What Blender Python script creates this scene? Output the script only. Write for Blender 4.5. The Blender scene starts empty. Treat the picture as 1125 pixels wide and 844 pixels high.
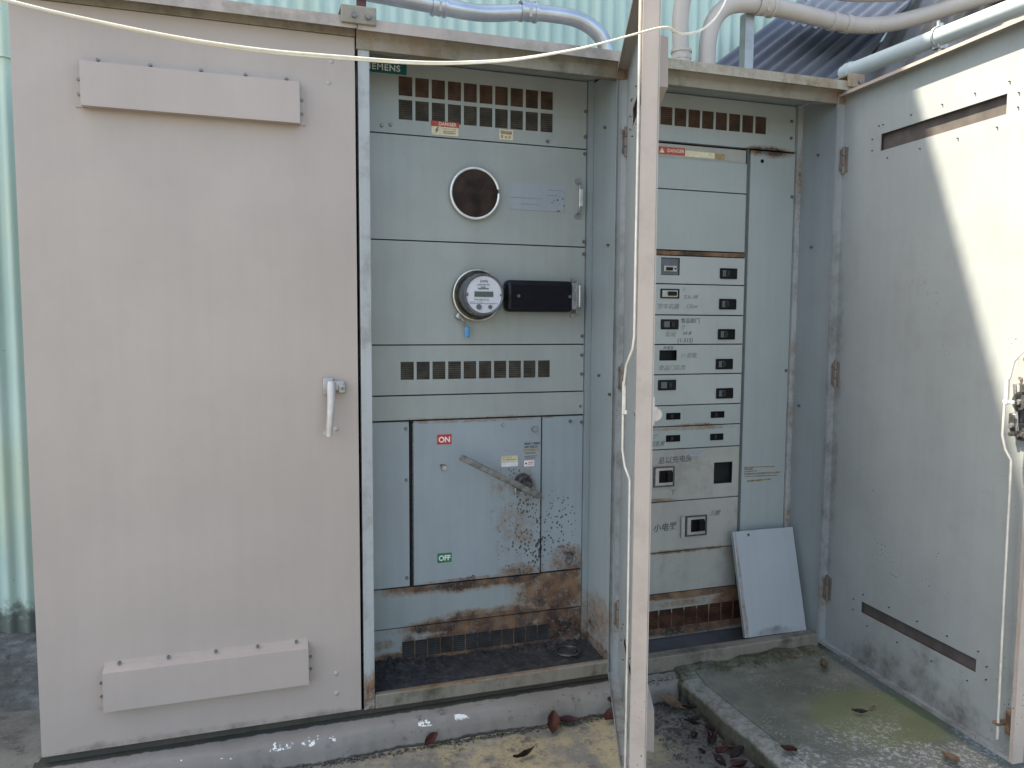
import bpy, bmesh, math, random
from mathutils import Vector, Matrix
R = math.radians
random.seed(7)
scene = bpy.context.scene
COL = scene.collection

# ------------------------------------------------------------------ camera
cam_d = bpy.data.cameras.new('camera')
cam = bpy.data.objects.new('camera', cam_d); COL.objects.link(cam)
cam_d.sensor_width = 36.0
cam_d.lens = 36.0 * 855.36 / 1125.0
cam_d.clip_start = 0.02; cam_d.clip_end = 500
yaw, pit, rol = R(18.470), R(4.5764), R(0.3173)
fw = Vector((math.sin(yaw)*math.cos(pit), math.cos(yaw)*math.cos(pit), -math.sin(pit)))
rt = Vector((math.cos(yaw), -math.sin(yaw), 0)); up = rt.cross(fw)
r2 = rt*math.cos(rol) + up*math.sin(rol); u2 = -rt*math.sin(rol) + up*math.cos(rol)
mw = Matrix.Identity(4)
for i in range(3):
    mw[i][0] = r2[i]; mw[i][1] = u2[i]; mw[i][2] = -fw[i]
mw[0][3], mw[1][3], mw[2][3] = -0.3141, -2.4393, 1.2518
cam.matrix_world = mw
scene.camera = cam

# ------------------------------------------------------------------ light
SUN = Vector((-2.6, 1.0, 4.57)).normalized()          # towards the sun
sun_d = bpy.data.lights.new('sun', 'SUN'); sun_d.energy = 4.3; sun_d.angle = R(0.4); sun_d.color = (1.0, 0.93, 0.82)
sun = bpy.data.objects.new('sun', sun_d); COL.objects.link(sun)
sun.rotation_euler = SUN.to_track_quat('Z', 'Y').to_euler()
world = bpy.data.worlds.new('World'); scene.world = world; world.use_nodes = True
wn = world.node_tree; bg = wn.nodes['Background']
sky = wn.nodes.new('ShaderNodeTexSky'); sky.sky_type = 'NISHITA'; sky.sun_disc = False
sky.sun_elevation = math.asin(SUN.z); sky.sun_rotation = math.atan2(SUN.x, SUN.y)
sky.air_density = 1.0; sky.dust_density = 2.5; sky.ozone_density = 0.6
wn.links.new(sky.outputs[0], bg.inputs[0]); bg.inputs[1].default_value = 0.14
scene.view_settings.view_transform = 'Standard'; scene.view_settings.look = 'None'
scene.view_settings.exposure = 1.9; scene.view_settings.gamma = 1.0
scene.view_settings.use_curve_mapping = False
scene.view_settings.use_white_balance = True; scene.view_settings.white_balance_temperature = 7300; scene.view_settings.white_balance_tint = 9
scene.render.resolution_x = 1024; scene.render.resolution_y = 768

# ------------------------------------------------------------------ node kit
class NK:
    def __init__(s, name):
        s.m = bpy.data.materials.new(name); s.m.use_nodes = True
        s.nt = s.m.node_tree; s.n = s.nt.nodes; s.l = s.nt.links
        s.b = s.n['Principled BSDF']; s.tc = s.n.new('ShaderNodeTexCoord')
        s.co = s.tc.outputs['Object']
    def put(s, sock, v):
        if hasattr(v, 'is_output'): s.l.new(v, sock)
        elif isinstance(v, (tuple, list)) and sock.type == 'RGBA': sock.default_value = (*v[:3], 1)
        else: sock.default_value = v
    def math(s, op, a, b=0.0, c=None, clamp=False):
        n = s.n.new('ShaderNodeMath'); n.operation = op; n.use_clamp = clamp
        s.put(n.inputs[0], a); s.put(n.inputs[1], b)
        if c is not None: s.put(n.inputs[2], c)
        return n.outputs[0]
    def map(s, scale=(1, 1, 1), loc=(0, 0, 0), src=None, rot=(0, 0, 0)):
        n = s.n.new('ShaderNodeMapping'); s.l.new(src or s.co, n.inputs[0])
        n.inputs['Scale'].default_value = scale; n.inputs['Location'].default_value = loc; n.inputs['Rotation'].default_value = rot
        return n.outputs[0]
    def noise(s, scale=5, detail=4, rough=.55, src=None, dist=0):
        n = s.n.new('ShaderNodeTexNoise'); s.l.new(src or s.co, n.inputs['Vector'])
        n.inputs['Scale'].default_value = scale; n.inputs['Detail'].default_value = detail
        n.inputs['Roughness'].default_value = rough; n.inputs['Distortion'].default_value = dist
        return n.outputs[0]
    def voro(s, scale=20, src=None, out='Distance', rnd=1):
        n = s.n.new('ShaderNodeTexVoronoi'); s.l.new(src or s.co, n.inputs['Vector'])
        n.inputs['Scale'].default_value = scale; n.inputs['Randomness'].default_value = rnd
        return n.outputs[out]
    def smooth(s, v, a, b, lo=0.0, hi=1.0):
        n = s.n.new('ShaderNodeMapRange'); n.interpolation_type = 'SMOOTHSTEP'
        s.put(n.inputs['Value'], v); n.inputs['From Min'].default_value = a; n.inputs['From Max'].default_value = b
        n.inputs['To Min'].default_value = lo; n.inputs['To Max'].default_value = hi
        return n.outputs[0]
    def mix(s, f, a, b, blend='MIX'):
        n = s.n.new('ShaderNodeMix'); n.data_type = 'RGBA'; n.blend_type = blend
        s.put(n.inputs['Factor'], f); s.put(n.inputs['A'] if False else n.inputs[6], a); s.put(n.inputs[7], b)
        return n.outputs[2]
    def ramp(s, v, stops):
        n = s.n.new('ShaderNodeValToRGB'); s.l.new(v, n.inputs[0]); e = n.color_ramp.elements
        while len(e) < len(stops): e.new(.5)
        for i, (p, c) in enumerate(stops): e[i].position = p; e[i].color = (*c, 1)
        return n.outputs[0]
    def blob(s, cx, cz, rx, rz, amt, soft=1.0):            # amt inside falling to 0 at radius; in object x,z
        v = s.map((1/rx, 0, 1/rz), (-cx/rx, 0, -cz/rz))
        n = s.n.new('ShaderNodeVectorMath'); n.operation = 'LENGTH'; s.l.new(v, n.inputs[0])
        return s.math('MULTIPLY', s.smooth(n.outputs['Value'], soft, soft*.35), amt)
    def maxof(s, L):
        o = L[0]
        for x in L[1:]: o = s.math('MAXIMUM', o, x)
        return o
    def bump(s, h, strength=.2, dist=.002, prev=None):
        n = s.n.new('ShaderNodeBump'); s.l.new(h, n.inputs['Height'])
        n.inputs['Strength'].default_value = strength; n.inputs['Distance'].default_value = dist
        if prev: s.l.new(prev, n.inputs['Normal'])
        return n.outputs[0]
    def out(s, col=None, rough=None, normal=None, metal=None, spec=None):
        for k, v in (('Base Color', col), ('Roughness', rough), ('Normal', normal), ('Metallic', metal), ('Specular IOR Level', spec)):
            if v is not None: s.put(s.b.inputs[k], v)
        return s.m

def flat(name, col, rough=.5, metal=0, var=.12, scale=30, bump=0):
    k = NK(name); n = k.noise(scale)
    c = k.mix(k.smooth(n, .3, .7), tuple(x*(1-var) for x in col), tuple(min(1, x*(1+var)) for x in col))
    nm = k.bump(k.noise(scale*6), bump, .001) if bump else None
    return k.out(c, rough, nm, metal, .22 if max(col) < .035 else None)

RUST = [(.0, (.014, .010, .009)), (.28, (.028, .016, .013)), (.43, (.095, .047, .028)), (.58, (.21, .115, .058)), (1, (.30, .20, .12))]
def paint(name, base, rough=.42, var=.07, streak=.05, speck=.0, specks=(), rust=(), dirt=(), rscale=9, grime=None, gloss_var=.1, pale=None):
    """weathered sheet-metal paint; rust/dirt/specks are lists of blobs (x, z, rx, rz, amount)"""
    k = NK(name)
    lo = tuple(c*(1-var) for c in base); hi = tuple(c*(1+var) for c in base)
    c = k.mix(k.smooth(k.noise(2.2, 5, .6), .3, .7), lo, hi)
    st = k.noise(1, 3, .6, src=k.map((34, 34, 1.6)))
    c = k.mix(k.smooth(st, .35, .75, 0, streak*2), c, tuple(x*.6 for x in base))
    if pale: c = k.mix(k.smooth(k.noise(14, 6, .7), .55, .72, 0, pale[1]), c, pale[0])
    if grime:
        c = k.mix(k.smooth(k.noise(7, 8, .7), .46, .70, 0, grime[1]), c, grime[0])
    h = k.noise(160, 2)
    ro = k.smooth(k.noise(6, 3), .3, .7, rough-gloss_var*.5, rough+gloss_var*.5)
    if dirt:
        f = k.maxof([k.blob(*b) for b in dirt])
        f = k.smooth(k.math('ADD', f, k.math('MULTIPLY', k.math('SUBTRACT', k.noise(11, 8, .7), .5), 1.3)), .25, .9)
        c = k.mix(k.math('MULTIPLY', f, .8), c, k.ramp(k.noise(30, 6, .7), [(.3, (.02, .018, .015)), (.7, (.11, .085, .06))]))
        ro = k.math('MAXIMUM', ro, k.math('MULTIPLY', f, .8))
    # scattered chips
    vd = k.voro(85, src=k.map((1, 1, .8))); rn = k.noise(3.1, 4, .65)
    th = k.smooth(rn, .45, .8, 0.0, .17+speck)
    dens = th
    if specks:
        f = k.maxof([k.blob(*b) for b in specks])
        dens = k.math('ADD', th, k.math('MULTIPLY', f, k.smooth(k.noise(16, 4, .7), .3, .62, .15, .6)))
    chip = k.smooth(k.math('SUBTRACT', dens, k.math('ADD', vd, .02)), 0, .05)
    pick = k.smooth(k.noise(40, 2), .50 - min(.2, speck), .56 - min(.2, speck))
    if specks: pick = k.math('MAXIMUM', pick, k.smooth(f, .2, .5))
    chip = k.math('MULTIPLY', chip, pick)
    if speck >= 0:
        c = k.mix(k.math('MULTIPLY', chip, .85), c, (.03, .022, .02))
    if rust:
        f = k.maxof([k.blob(*b) for b in rust])
        n1 = k.noise(rscale, 10, .72)
        t = k.math('ADD', f, k.math('MULTIPLY', k.math('SUBTRACT', n1, .5), 1.5))
        t = k.math('ADD', t, k.math('MULTIPLY', k.math('SUBTRACT', k.noise(75, 5, .8), .5), .7))
        t = k.math('MULTIPLY', t, k.smooth(f, 0, .12))
        fine = k.smooth(k.noise(48, 6, .78), .36, .56, .55, 1.0)
        m = k.math('MULTIPLY', k.smooth(t, .34, .66), fine)
        run = k.noise(1, 4, .7, src=k.map((60, 60, 5)))
        halo = k.math('MULTIPLY', k.smooth(k.math('ADD', t, k.math('MULTIPLY', k.math('SUBTRACT', run, .5), .5)), .02, .40, 0, .75), k.smooth(k.noise(30, 7, .75), .35, .6, .35, 1))
        c = k.mix(halo, c, (.22, .14, .08))
        rc = k.ramp(k.math('ADD', k.math('ADD', k.math('MULTIPLY', k.noise(24, 9, .8), 1.5), -.30), k.math('MULTIPLY', k.math('SUBTRACT', k.noise(6, 5, .6), .5), 1.1)), RUST)
        c = k.mix(m, c, rc)
        ro = k.math('ADD', k.math('MULTIPLY', ro, k.math('SUBTRACT', 1.0, m)), k.math('MULTIPLY', m, .9))
        h = k.math('ADD', k.math('MULTIPLY', h, .15), k.math('MULTIPLY', k.math('MULTIPLY', m, k.noise(90, 6, .7)), 1.2))
    nm = k.bump(h, .25, .001)
    wav = k.bump(k.noise(2.6, 2), .35, .004, nm)
    return k.out(c, ro, wav)

GREY = (.32, .355, .36); GREYB = (.31, .365, .39); BEIGE = (.388, .332, .294)
M = {}
M['beige'] = paint('beige_paint', BEIGE, .46, .05, .03, speck=.0, dirt=[(-.45, .0, .9, .05, .45), (.45, .0, .9, .045, .5), (.45, .10, .34, .06, .16), (.45, 1.80, .34, .06, .12), (.80, .96, .08, .10, .16)])
M['beige_top'] = paint('beige_trim_paint', (.39, .34, .31), .55, .1, .1, speck=.08, grime=((.10, .10, .06), .5))
M['beige_edge'] = paint('worn_edge_paint', BEIGE, .46, .06, .06, speck=.10, grime=((.22, .19, .165), .35))
M['header'] = paint('stained_header_paint', (.26, .235, .19), .6, .15, .15, speck=.1, grime=((.07, .075, .035), .75), rust=[(.1, 2.09, .3, .06, .2), (.87, 2.1, .12, .08, .3), (1.79, 2.1, .1, .08, .4)])
M['sill'] = paint('grimy_sill_paint', (.225, .205, .165), .65, .2, .2, speck=.2, grime=((.045, .05, .03), .85), rust=[(.45, .048, .5, .012, .4)])
M['mosslid'] = paint('mossy_lid_paint', (.36, .34, .28), .65, .12, .12, speck=.12, grime=((.085, .095, .028), .95), rust=[(1.5, 2.12, .6, .03, .3)])
M['post'] = paint('post_paint', (.36, .385, .385), .5, .06, .12, speck=.30, grime=((.14, .12, .105), .6), rust=[(.03, .05, .09, .1, .55), (1.79, .3, .05, .5, .4), (1.79, 1.0, .05, .3, .35), (1.79, 1.8, .05, .25, .35)])
M['panelA'] = paint('dead_front_paint', (.338, .368, .350), .36, .10, .07, speck=.0, rust=[(.45, .905, .5, .018, .32), (.09, .34, .06, .04, .2)])
M['panelB'] = paint('lower_dead_front_paint', GREYB, .38, .08, .07, speck=.12,
    specks=[(.62, .46, .16, .26, .75), (.665, .42, .07, .12, 1.0), (.77, .48, .12, .25, .6), (.61, .74, .1, .12, .3)],
    rust=[(.80, .35, .12, .09, .55), (.45, .905, .4, .014, .4), (.58, .60, .15, .30, .18), (.62, .33, .16, .05, .42), (.45, .328, .3, .012, .4)])
M['panelR'] = paint('rusty_lower_panel_paint', (.30, .345, .345), .45, .08, .1, speck=.05, dirt=[(.45, .05, .45, .09, .6)],
    specks=[(.7, .25, .25, .1, .5)],
    rust=[(.76, .25, .22, .17, .66), (.45, .32, .55, .05, .72), (.5, .19, .35, .035, .55), (.78, .12, .2, .13, .72), (.50, .165, .48, .05, .85), (.47, .10, .36, .075, 1.0), (.45, .045, .5, .06, 1.1), (.13, .05, .14, .05, 1.0), (.19, .10, .04, .08, .7), (.1, .12, .07, .03, .33)])
M['panelC'] = paint('load_centre_paint', (.335, .375, .365), .42, .05, .05, speck=.0, rust=[(1.33, .84, .3, .012, .36), (1.33, .85, .15, .014, .42), (1.33, .352, .3, .014, .5), (1.14, .56, .1, .014, .4), (1.64, 1.92, .15, .035, .78), (1.72, 1.9, .06, .03, .8)],
    dirt=[(1.33, .5, .25, .3, .35), (1.2, .27, .3, .12, .3)])
M['panelD'] = paint('breaker_plate_paint', (.38, .41, .395), .42, .07, .03, speck=-.02, rust=[(1.33, .848, .25, .012, .4)])
M['panelE'] = paint('dirty_breaker_plate_paint', (.36, .36, .325), .5, .08, .08, speck=.04, grime=((.17, .15, .12), .5), rust=[(1.15, .56, .14, .015, .5), (1.3, .352, .3, .013, .5)])
M['trimC'] = paint('wiring_cover_paint', (.325, .37, .365), .42, .06, .08, speck=.0, rust=[(1.64, 1.93, .14, .04, .72)],
    grime=((.36, .38, .37), .3))
M['panelF'] = paint('rusty_vent_panel_paint', (.33, .33, .29), .55, .1, .1, speck=.05,
    rust=[(1.35, .178, .5, .03, .9), (1.35, .06, .5, .07, 1.1), (1.35, .14, .5, .02, .3), (1.52, .1, .16, .1, .9)])
M['inner'] = paint('inner_wall_paint', (.27, .315, .325),   .45, .08, .10, speck=.13, rust=[(.87, .15, .3, .14, .4), (.87, .05, .3, .05, .6)])
M['inner_dark'] = flat('painted_interior_shade', (.02, .022, .022), .8)
M['rod'] = flat('galvanized_rod', (.62, .60, .56), .4, .3, .1)
M['steel'] = flat('dull_zinc', (.38, .39, .39), .38, .75, .25, 60, .2)
M['steel_dark'] = flat('dark_oily_steel', (.10, .10, .10), .45, .6, .35, 60, .3)
M['bolt'] = flat('bolt_head', (.17, .165, .155), .4, .6, .3, 80)
M['bolt_paint'] = flat('painted_bolt_head', (.37, .345, .325), .45, 0, .1, 80)
M['black'] = flat('black_bakelite', (.006, .0065, .007), .35, 0, .2)
M['hole'] = flat('unlit_void', (.004, .004, .004), .9)
M['toggle'] = flat('grey_toggle', (.03, .033, .034), .4)
M['bframe'] = flat('breaker_body_grey', (.10, .115, .13), .45)
M['bwhite'] = flat('breaker_frame_silver', (.42, .42, .40), .4, .3)
M['white'] = flat('white_paint', (.78, .78, .76), .5)
M['cream'] = flat('cream_label', (.66, .60, .42), .5, 0, .12, 90)
M['red'] = flat('red_label', (.50, .03, .03), .45)
M['redlab'] = flat('faded_red_label', (.42, .055, .04), .5, 0, .2, 90)
M['green'] = flat('green_label', (.012, .17, .07), .45)
M['teal'] = flat('teal_plate', (.0, .11, .10), .4)
M['ink'] = flat('marker_ink', (.10, .10, .105), .6)
M['inkfaint'] = flat('faded_marker_ink', (.22, .235, .24), .6)
M['tan'] = flat('tan_label', (.33, .24, .12), .5, 0, .2, 90)
M['plate'] = paint('scratched_nameplate', (.33, .37, .40), .35, .08, .1, speck=.1, specks=[(.75, 1.67, .05, .06, .5)])
M['copper_screen'] = flat('brown_screen_behind_vent', (.028, .013, .009), .7, 0, .4, 14)
M['dark_screen'] = flat('dark_screen_behind_vent', (.018, .014, .011), .8, 0, .4, 14)  # even dark brown for the sheet behind the louvre slats
M['slatU'] = flat('grimy_louver', (.105, .062, .042), .7, 0, .35, 25)
M['slatM'] = flat('dusty_louver', (.095, .082, .064), .7, 0, .35, 25)
M['slatR'] = flat('rusty_louver', (.12, .055, .03), .9, 0, .5, 18)
M['slatG'] = flat('sooty_louver', (.055, .055, .055), .8, 0, .4, 18)

M['filter'] = flat('painted_slot_shade', (.085, .075, .07), .9, 0, .2, 20)
def door_inner():
    return paint('door_inner_paint', (.30, .33, .335), .45, .06, .05, speck=.13,
        grime=((.17, .165, .15), .16),
        dirt=[(-.45, .0, .6, .20, .55), (-.0, .9, .07, 1.3, .45), (-.9, .3, .12, .6, .5), (-.45, .12, .45, .20, .35)],
        specks=[(-.45, .35, .55, .45, .22), (-.8, .9, .1, .5, .25)],
        rust=[(-.0, .2, .03, .1, .4), (-.82, 1.12, .05, .10, .22), (-.84, .1, .035, .05, .45)])
M['door_inner'] = door_inner()

# ------------------------------------------------------------------ mesh kit
def q(v): return Vector(v)
class MB:
    def __init__(s): s.bm = bmesh.new()
    def box(s, x0, x1, y0, y1, z0, z1, bev=0, seg=1, rot=None, piv=None):
        r = bmesh.ops.create_cube(s.bm, size=1); vs = r['verts']
        c = Vector(((x0+x1)/2, (y0+y1)/2, (z0+z1)/2)); d = (abs(x1-x0), abs(y1-y0), abs(z1-z0))
        for v in vs: v.co = Vector((v.co.x*d[0], v.co.y*d[1], v.co.z*d[2])) + c
        if rot is not None:
            p = Vector(piv) if piv else c
            for v in vs: v.co = rot @ (v.co - p) + p
        if bev:
            es = {e for v in vs for e in v.link_edges}
            bmesh.ops.bevel(s.bm, geom=list(es), offset=bev, segments=seg, affect='EDGES', profile=.5)
        return s
    def obox(s, c, d, rot, bev=0, seg=1):
        c = Vector(c); return s.box(c.x-d[0]/2, c.x+d[0]/2, c.y-d[1]/2, c.y+d[1]/2, c.z-d[2]/2, c.z+d[2]/2, bev, seg, rot)
    def quad(s, pts):
        s.bm.faces.new([s.bm.verts.new(p) for p in pts]); return s
    def plate(s, x0, x1, z0, z1, y, t, holes=()):
        """sheet in x-z, front face at y (facing -y), thickness t backwards, rectangular holes"""
        xs = sorted({x0, x1, *[h[i] for h in holes for i in (0, 1)]}); zs = sorted({z0, z1, *[h[i] for h in holes for i in (2, 3)]})
        xs = [x for x in xs if x0 <= x <= x1]; zs = [z for z in zs if z0 <= z <= z1]
        def solid(i, j):
            if i < 0 or j < 0 or i >= len(xs)-1 or j >= len(zs)-1: return False
            cx = (xs[i]+xs[i+1])/2; cz = (zs[j]+zs[j+1])/2
            return not any(h[0] < cx < h[1] and h[2] < cz < h[3] for h in holes)
        cache = {}
        def V(i, j, b):
            k = (i, j, b)
            if k not in cache: cache[k] = s.bm.verts.new((xs[i], y + (t if b else 0), zs[j]))
            return cache[k]
        for i in range(len(xs)-1):
            for j in range(len(zs)-1):
                if not solid(i, j): continue
                s.bm.faces.new((V(i, j, 0), V(i+1, j, 0), V(i+1, j+1, 0), V(i, j+1, 0)))
                s.bm.faces.new((V(i, j, 1), V(i, j+1, 1), V(i+1, j+1, 1), V(i+1, j, 1)))
                for (di, dj, a, b) in ((-1, 0, (i, j), (i, j+1)), (1, 0, (i+1, j+1), (i+1, j)), (0, -1, (i+1, j), (i, j)), (0, 1, (i, j+1), (i+1, j+1))):
                    if not solid(i+di, j+dj):
                        s.bm.faces.new((V(*a, 0), V(*b, 0), V(*b, 1), V(*a, 1)))
        return s
    def cyl(s, c, axis, r, h, seg=24, r2=None, bev=0):
        axis = Vector(axis).normalized(); qn = axis.to_track_quat('Z', 'Y').to_matrix().to_4x4()
        m = Matrix.Translation(Vector(c)) @ qn
        g = bmesh.ops.create_cone(s.bm, cap_ends=True, segments=seg, radius1=r, radius2=r if r2 is None else r2, depth=h, matrix=m)
        if bev:
            es = [e for e in {e for v in g['verts'] for e in v.link_edges} if len(e.link_faces) == 2 and any(len(f.verts) > 4 for f in e.link_faces)]
            bmesh.ops.bevel(s.bm, geom=es, offset=bev, segments=2, affect='EDGES')
        return s
    def ring(s, c, axis, R_, r, seg=48, rs=8, a0=0, a1=2*math.pi):
        axis = Vector(axis).normalized(); m = axis.to_track_quat('Z', 'Y').to_matrix(); c = Vector(c); full = abs(a1-a0) > 6.28
        n = seg if full else seg+1; L = []
        for i in range(n):
            a = a0 + (a1-a0)*i/seg; row = []
            for j in range(rs):
                b = 2*math.pi*j/rs; rr = R_ + r*math.cos(b)
                row.append(s.bm.verts.new(c + m @ Vector((rr*math.cos(a), rr*math.sin(a), r*math.sin(b)))))
            L.append(row)
        for i in range(n if full else n-1):
            for j in range(rs):
                s.bm.faces.new((L[i][j], L[(i+1) % n][j], L[(i+1) % n][(j+1) % rs], L[i][(j+1) % rs]))
        if not full: s.bm.faces.new(L[0][::-1]); s.bm.faces.new(L[-1])
        return s
    def tube(s, pts, r, seg=12, smooth=0, flat_=None):
        P = [Vector(p) for p in pts]
        for _ in range(smooth):
            Q = [P[0]]
            for a, b in zip(P, P[1:]): Q += [a.lerp(b, .25), a.lerp(b, .75)]
            P = Q + [P[-1]]
        rows = []; t0 = (P[1]-P[0]).normalized()
        ref = Vector((0, 0, 1)) if abs(t0.z) < .9 else Vector((1, 0, 0)); nrm = (ref - t0*ref.dot(t0)).normalized()
        for i, p in enumerate(P):
            t = ((P[min(i+1, len(P)-1)]-P[max(i-1, 0)])).normalized()
            nrm = (nrm - t*nrm.dot(t)).normalized(); bn = t.cross(nrm)
            rr = r[min(len(r)-1, int(i*len(r)/len(P)))] if isinstance(r, (list, tuple)) else r
            rows.append([s.bm.verts.new(p + rr*(nrm*math.cos(2*math.pi*j/seg) + bn*math.sin(2*math.pi*j/seg))) for j in range(seg)])
        for a, b in zip(rows, rows[1:]):
            for j in range(seg): s.bm.faces.new((a[j], a[(j+1) % seg], b[(j+1) % seg], b[j]))
        s.bm.faces.new(rows[0][::-1]); s.bm.faces.new(rows[-1])
        return s
    def extr(s, prof, axis, a0, a1):
        """closed profile extruded along an axis ('x': prof=(y,z); 'y': (x,z); 'z': (x,y))"""
        def mk(u, v, w): return {'x': (w, u, v), 'y': (u, w, v), 'z': (u, v, w)}[axis]
        A = [s.bm.verts.new(mk(u, v, a0)) for u, v in prof]; B = [s.bm.verts.new(mk(u, v, a1)) for u, v in prof]
        n = len(prof)
        for i in range(n): s.bm.faces.new((A[i], A[(i+1) % n], B[(i+1) % n], B[i]))
        s.bm.faces.new(A[::-1]); s.bm.faces.new(B)
        return s
    def strip(s, path, t, axis, a0, a1):
        """open bent-sheet profile of thickness t"""
        P = [Vector(p) for p in path]; L = []
        for i, p in enumerate(P):
            d1 = (P[i]-P[i-1]).normalized() if i else (P[1]-P[0]).normalized()
            d2 = (P[i+1]-P[i]).normalized() if i < len(P)-1 else d1
            n = Vector((-(d1+d2).y, (d1+d2).x)).normalized(); k = 1/max(.4, n.dot(Vector((-d1.y, d1.x))))
            L.append(p + n*t*k)
        return s.extr([tuple(p) for p in P] + [tuple(p) for p in L[::-1]], axis, a0, a1)
    def text(s, body, x, z, size, y, t=.0006, shear=0, align='LEFT', bold=0, sx=1, rot=0, sp=1):
        cu = bpy.data.curves.new('lettering', 'FONT'); cu.body = body; cu.size = size; cu.extrude = t/2
        cu.shear = shear; cu.align_x = align; cu.offset = bold; cu.space_character = sp
        o = bpy.data.objects.new('lettering', cu); COL.objects.link(o)
        dg = bpy.context.evaluated_depsgraph_get(); me = bpy.data.meshes.new_from_object(o.evaluated_get(dg))
        mt = Matrix.Translation((x, y, z)) @ Matrix.Rotation(rot, 4, 'Y') @ Matrix.Rotation(math.pi/2, 4, 'X') @ Matrix.Diagonal((sx, 1, 1, 1))
        me.transform(mt); s.bm.from_mesh(me)
        bpy.data.objects.remove(o); bpy.data.curves.remove(cu); bpy.data.meshes.remove(me)
        return s
    def build(s, name, mat, parent=None, loc=None, smooth=0, label=None):
        bmesh.ops.recalc_face_normals(s.bm, faces=s.bm.faces)
        me = bpy.data.meshes.new(name); s.bm.to_mesh(me); s.bm.free()
        me.materials.append(mat if not isinstance(mat, str) else M[mat])
        if smooth:
            me.polygons.foreach_set('use_smooth', [True]*len(me.polygons))
            try: me.set_sharp_from_angle(angle=R(smooth))
            except Exception: pass
        o = bpy.data.objects.new(name, me); COL.objects.link(o)
        if loc: o.location = loc
        if parent: o.parent = parent
        if label: o['label'] = label
        return o

def tag(o, label=None, cat=None, group=None, kind=None):
    if label: o['label'] = label
    if cat: o['category'] = cat
    if group: o['group'] = group
    if kind: o['kind'] = kind
    return o
def empty(name, loc=(0, 0, 0), rz=0, parent=None):
    o = bpy.data.objects.new(name, None); COL.objects.link(o); o.location = loc; o.rotation_euler = (0, 0, rz)
    o.empty_display_size = .1
    if parent: o.parent = parent
    return o
def dup(o, loc=None, parent=None, rot=None):
    c = o.copy(); COL.objects.link(c)
    c.parent = parent or o.parent
    if loc is not None: c.location = loc
    if rot is not None: c.rotation_euler = rot
    return c

# ================================================================== THE SETTING
GZ = -.11
def ground_mat():
    k = NK('alley_concrete')
    c = k.ramp(k.noise(3.5, 10, .7), [(.3, (.085, .085, .08)), (.5, (.16, .155, .14)), (.7, (.23, .22, .19))])
    yel = k.math('MULTIPLY', k.math('MULTIPLY', k.smooth(k.noise(5, 8, .68), .38, .54), k.smooth(k.noise(26, 5, .7), .30, .52)), .85)
    # worn yellow kerb paint lies only close to the kerb
    sep = k.n.new('ShaderNodeSeparateXYZ'); k.l.new(k.co, sep.inputs[0])
    band = k.math('MULTIPLY', k.smooth(sep.outputs[1], -.55, -.3), k.math('MULTIPLY', k.smooth(sep.outputs[0], 1.05, .85), k.smooth(sep.outputs[0], -.15, .15)))
    c = k.mix(k.math('MULTIPLY', yel, band), c, (.36, .30, .17))
    dark = k.smooth(k.noise(9, 8, .75), .52, .66, 0, .8)
    c = k.mix(dark, c, (.055, .055, .05))
    c = k.mix(k.smooth(k.noise(60, 4, .8), .55, .7, 0, .6), c, (.04, .04, .038))
    nm = k.bump(k.noise(70, 8, .75), .6, .006)
    return k.out(c, .9, nm)
MB().quad([(-30, -30, GZ), (30, -30, GZ), (30, 30, GZ), (-30, 30, GZ)]).build('ground', ground_mat())['kind'] = 'structure'

def curb_mat():
    k = NK('painted_kerb')
    c = k.mix(k.smooth(k.noise(4, 6, .6), .3, .7), (.165, .153, .138), (.21, .197, .178))
    c = k.mix(k.smooth(k.noise(26, 8, .75), .56, .68, 0, .7), c, (.05, .05, .045))
    sep = k.n.new('ShaderNodeSeparateXYZ'); k.l.new(k.co, sep.inputs[0])
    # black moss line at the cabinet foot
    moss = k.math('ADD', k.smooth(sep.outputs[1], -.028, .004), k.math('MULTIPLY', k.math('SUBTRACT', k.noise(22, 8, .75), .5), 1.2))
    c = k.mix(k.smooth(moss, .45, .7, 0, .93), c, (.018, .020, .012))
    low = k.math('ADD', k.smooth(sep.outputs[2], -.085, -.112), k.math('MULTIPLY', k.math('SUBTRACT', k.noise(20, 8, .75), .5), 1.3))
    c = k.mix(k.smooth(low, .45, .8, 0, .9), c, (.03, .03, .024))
    edge = k.math('MULTIPLY', k.math('MULTIPLY', k.smooth(sep.outputs[2], -.058, -.04), k.smooth(sep.outputs[1], -.05, -.058)),
                  k.math('MULTIPLY', k.smooth(k.noise(13, 6, .7), .54, .57), k.maxof([k.blob(-.33, 0, .32, 9, 1.0), k.blob(.25, 0, .12, 9, .9)])))
    c = k.mix(k.smooth(edge, .15, .3), c, (.72, .72, .70))
    return k.out(c, k.smooth(k.noise(8), .3, .7, .5, .75), k.bump(k.noise(60, 7, .7), .4, .004))
cb = MB()
nx = 160; prof = []
rows = []
x0c, x1c = -.93, 1.13
for i in range(nx+1):
    x = x0c + (x1c-x0c)*i/nx
    j = lambda a: random.uniform(-a, a)
    wob = .006*math.sin(x*7)+.004*math.sin(x*19)
    rows.append([cb.bm.verts.new(p) for p in ((x, .02, -.016+j(.001)), (x, -.050+wob+j(.0015), -.029+j(.0012)), (x, -.061+wob+j(.002), -.038+j(.002)), (x, -.068+wob+j(.002), -.075+j(.003)), (x, -.074+wob+j(.004), -.118))])
for a, b in zip(rows, rows[1:]):
    for m_ in range(4): cb.bm.faces.new((a[m_], a[m_+1], b[m_+1], b[m_]))
cb.box(-.92, 1.85, .0205, .62, -.118, -.018)
cb.build('curb', curb_mat(), smooth=50)['kind'] = 'structure'

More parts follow.
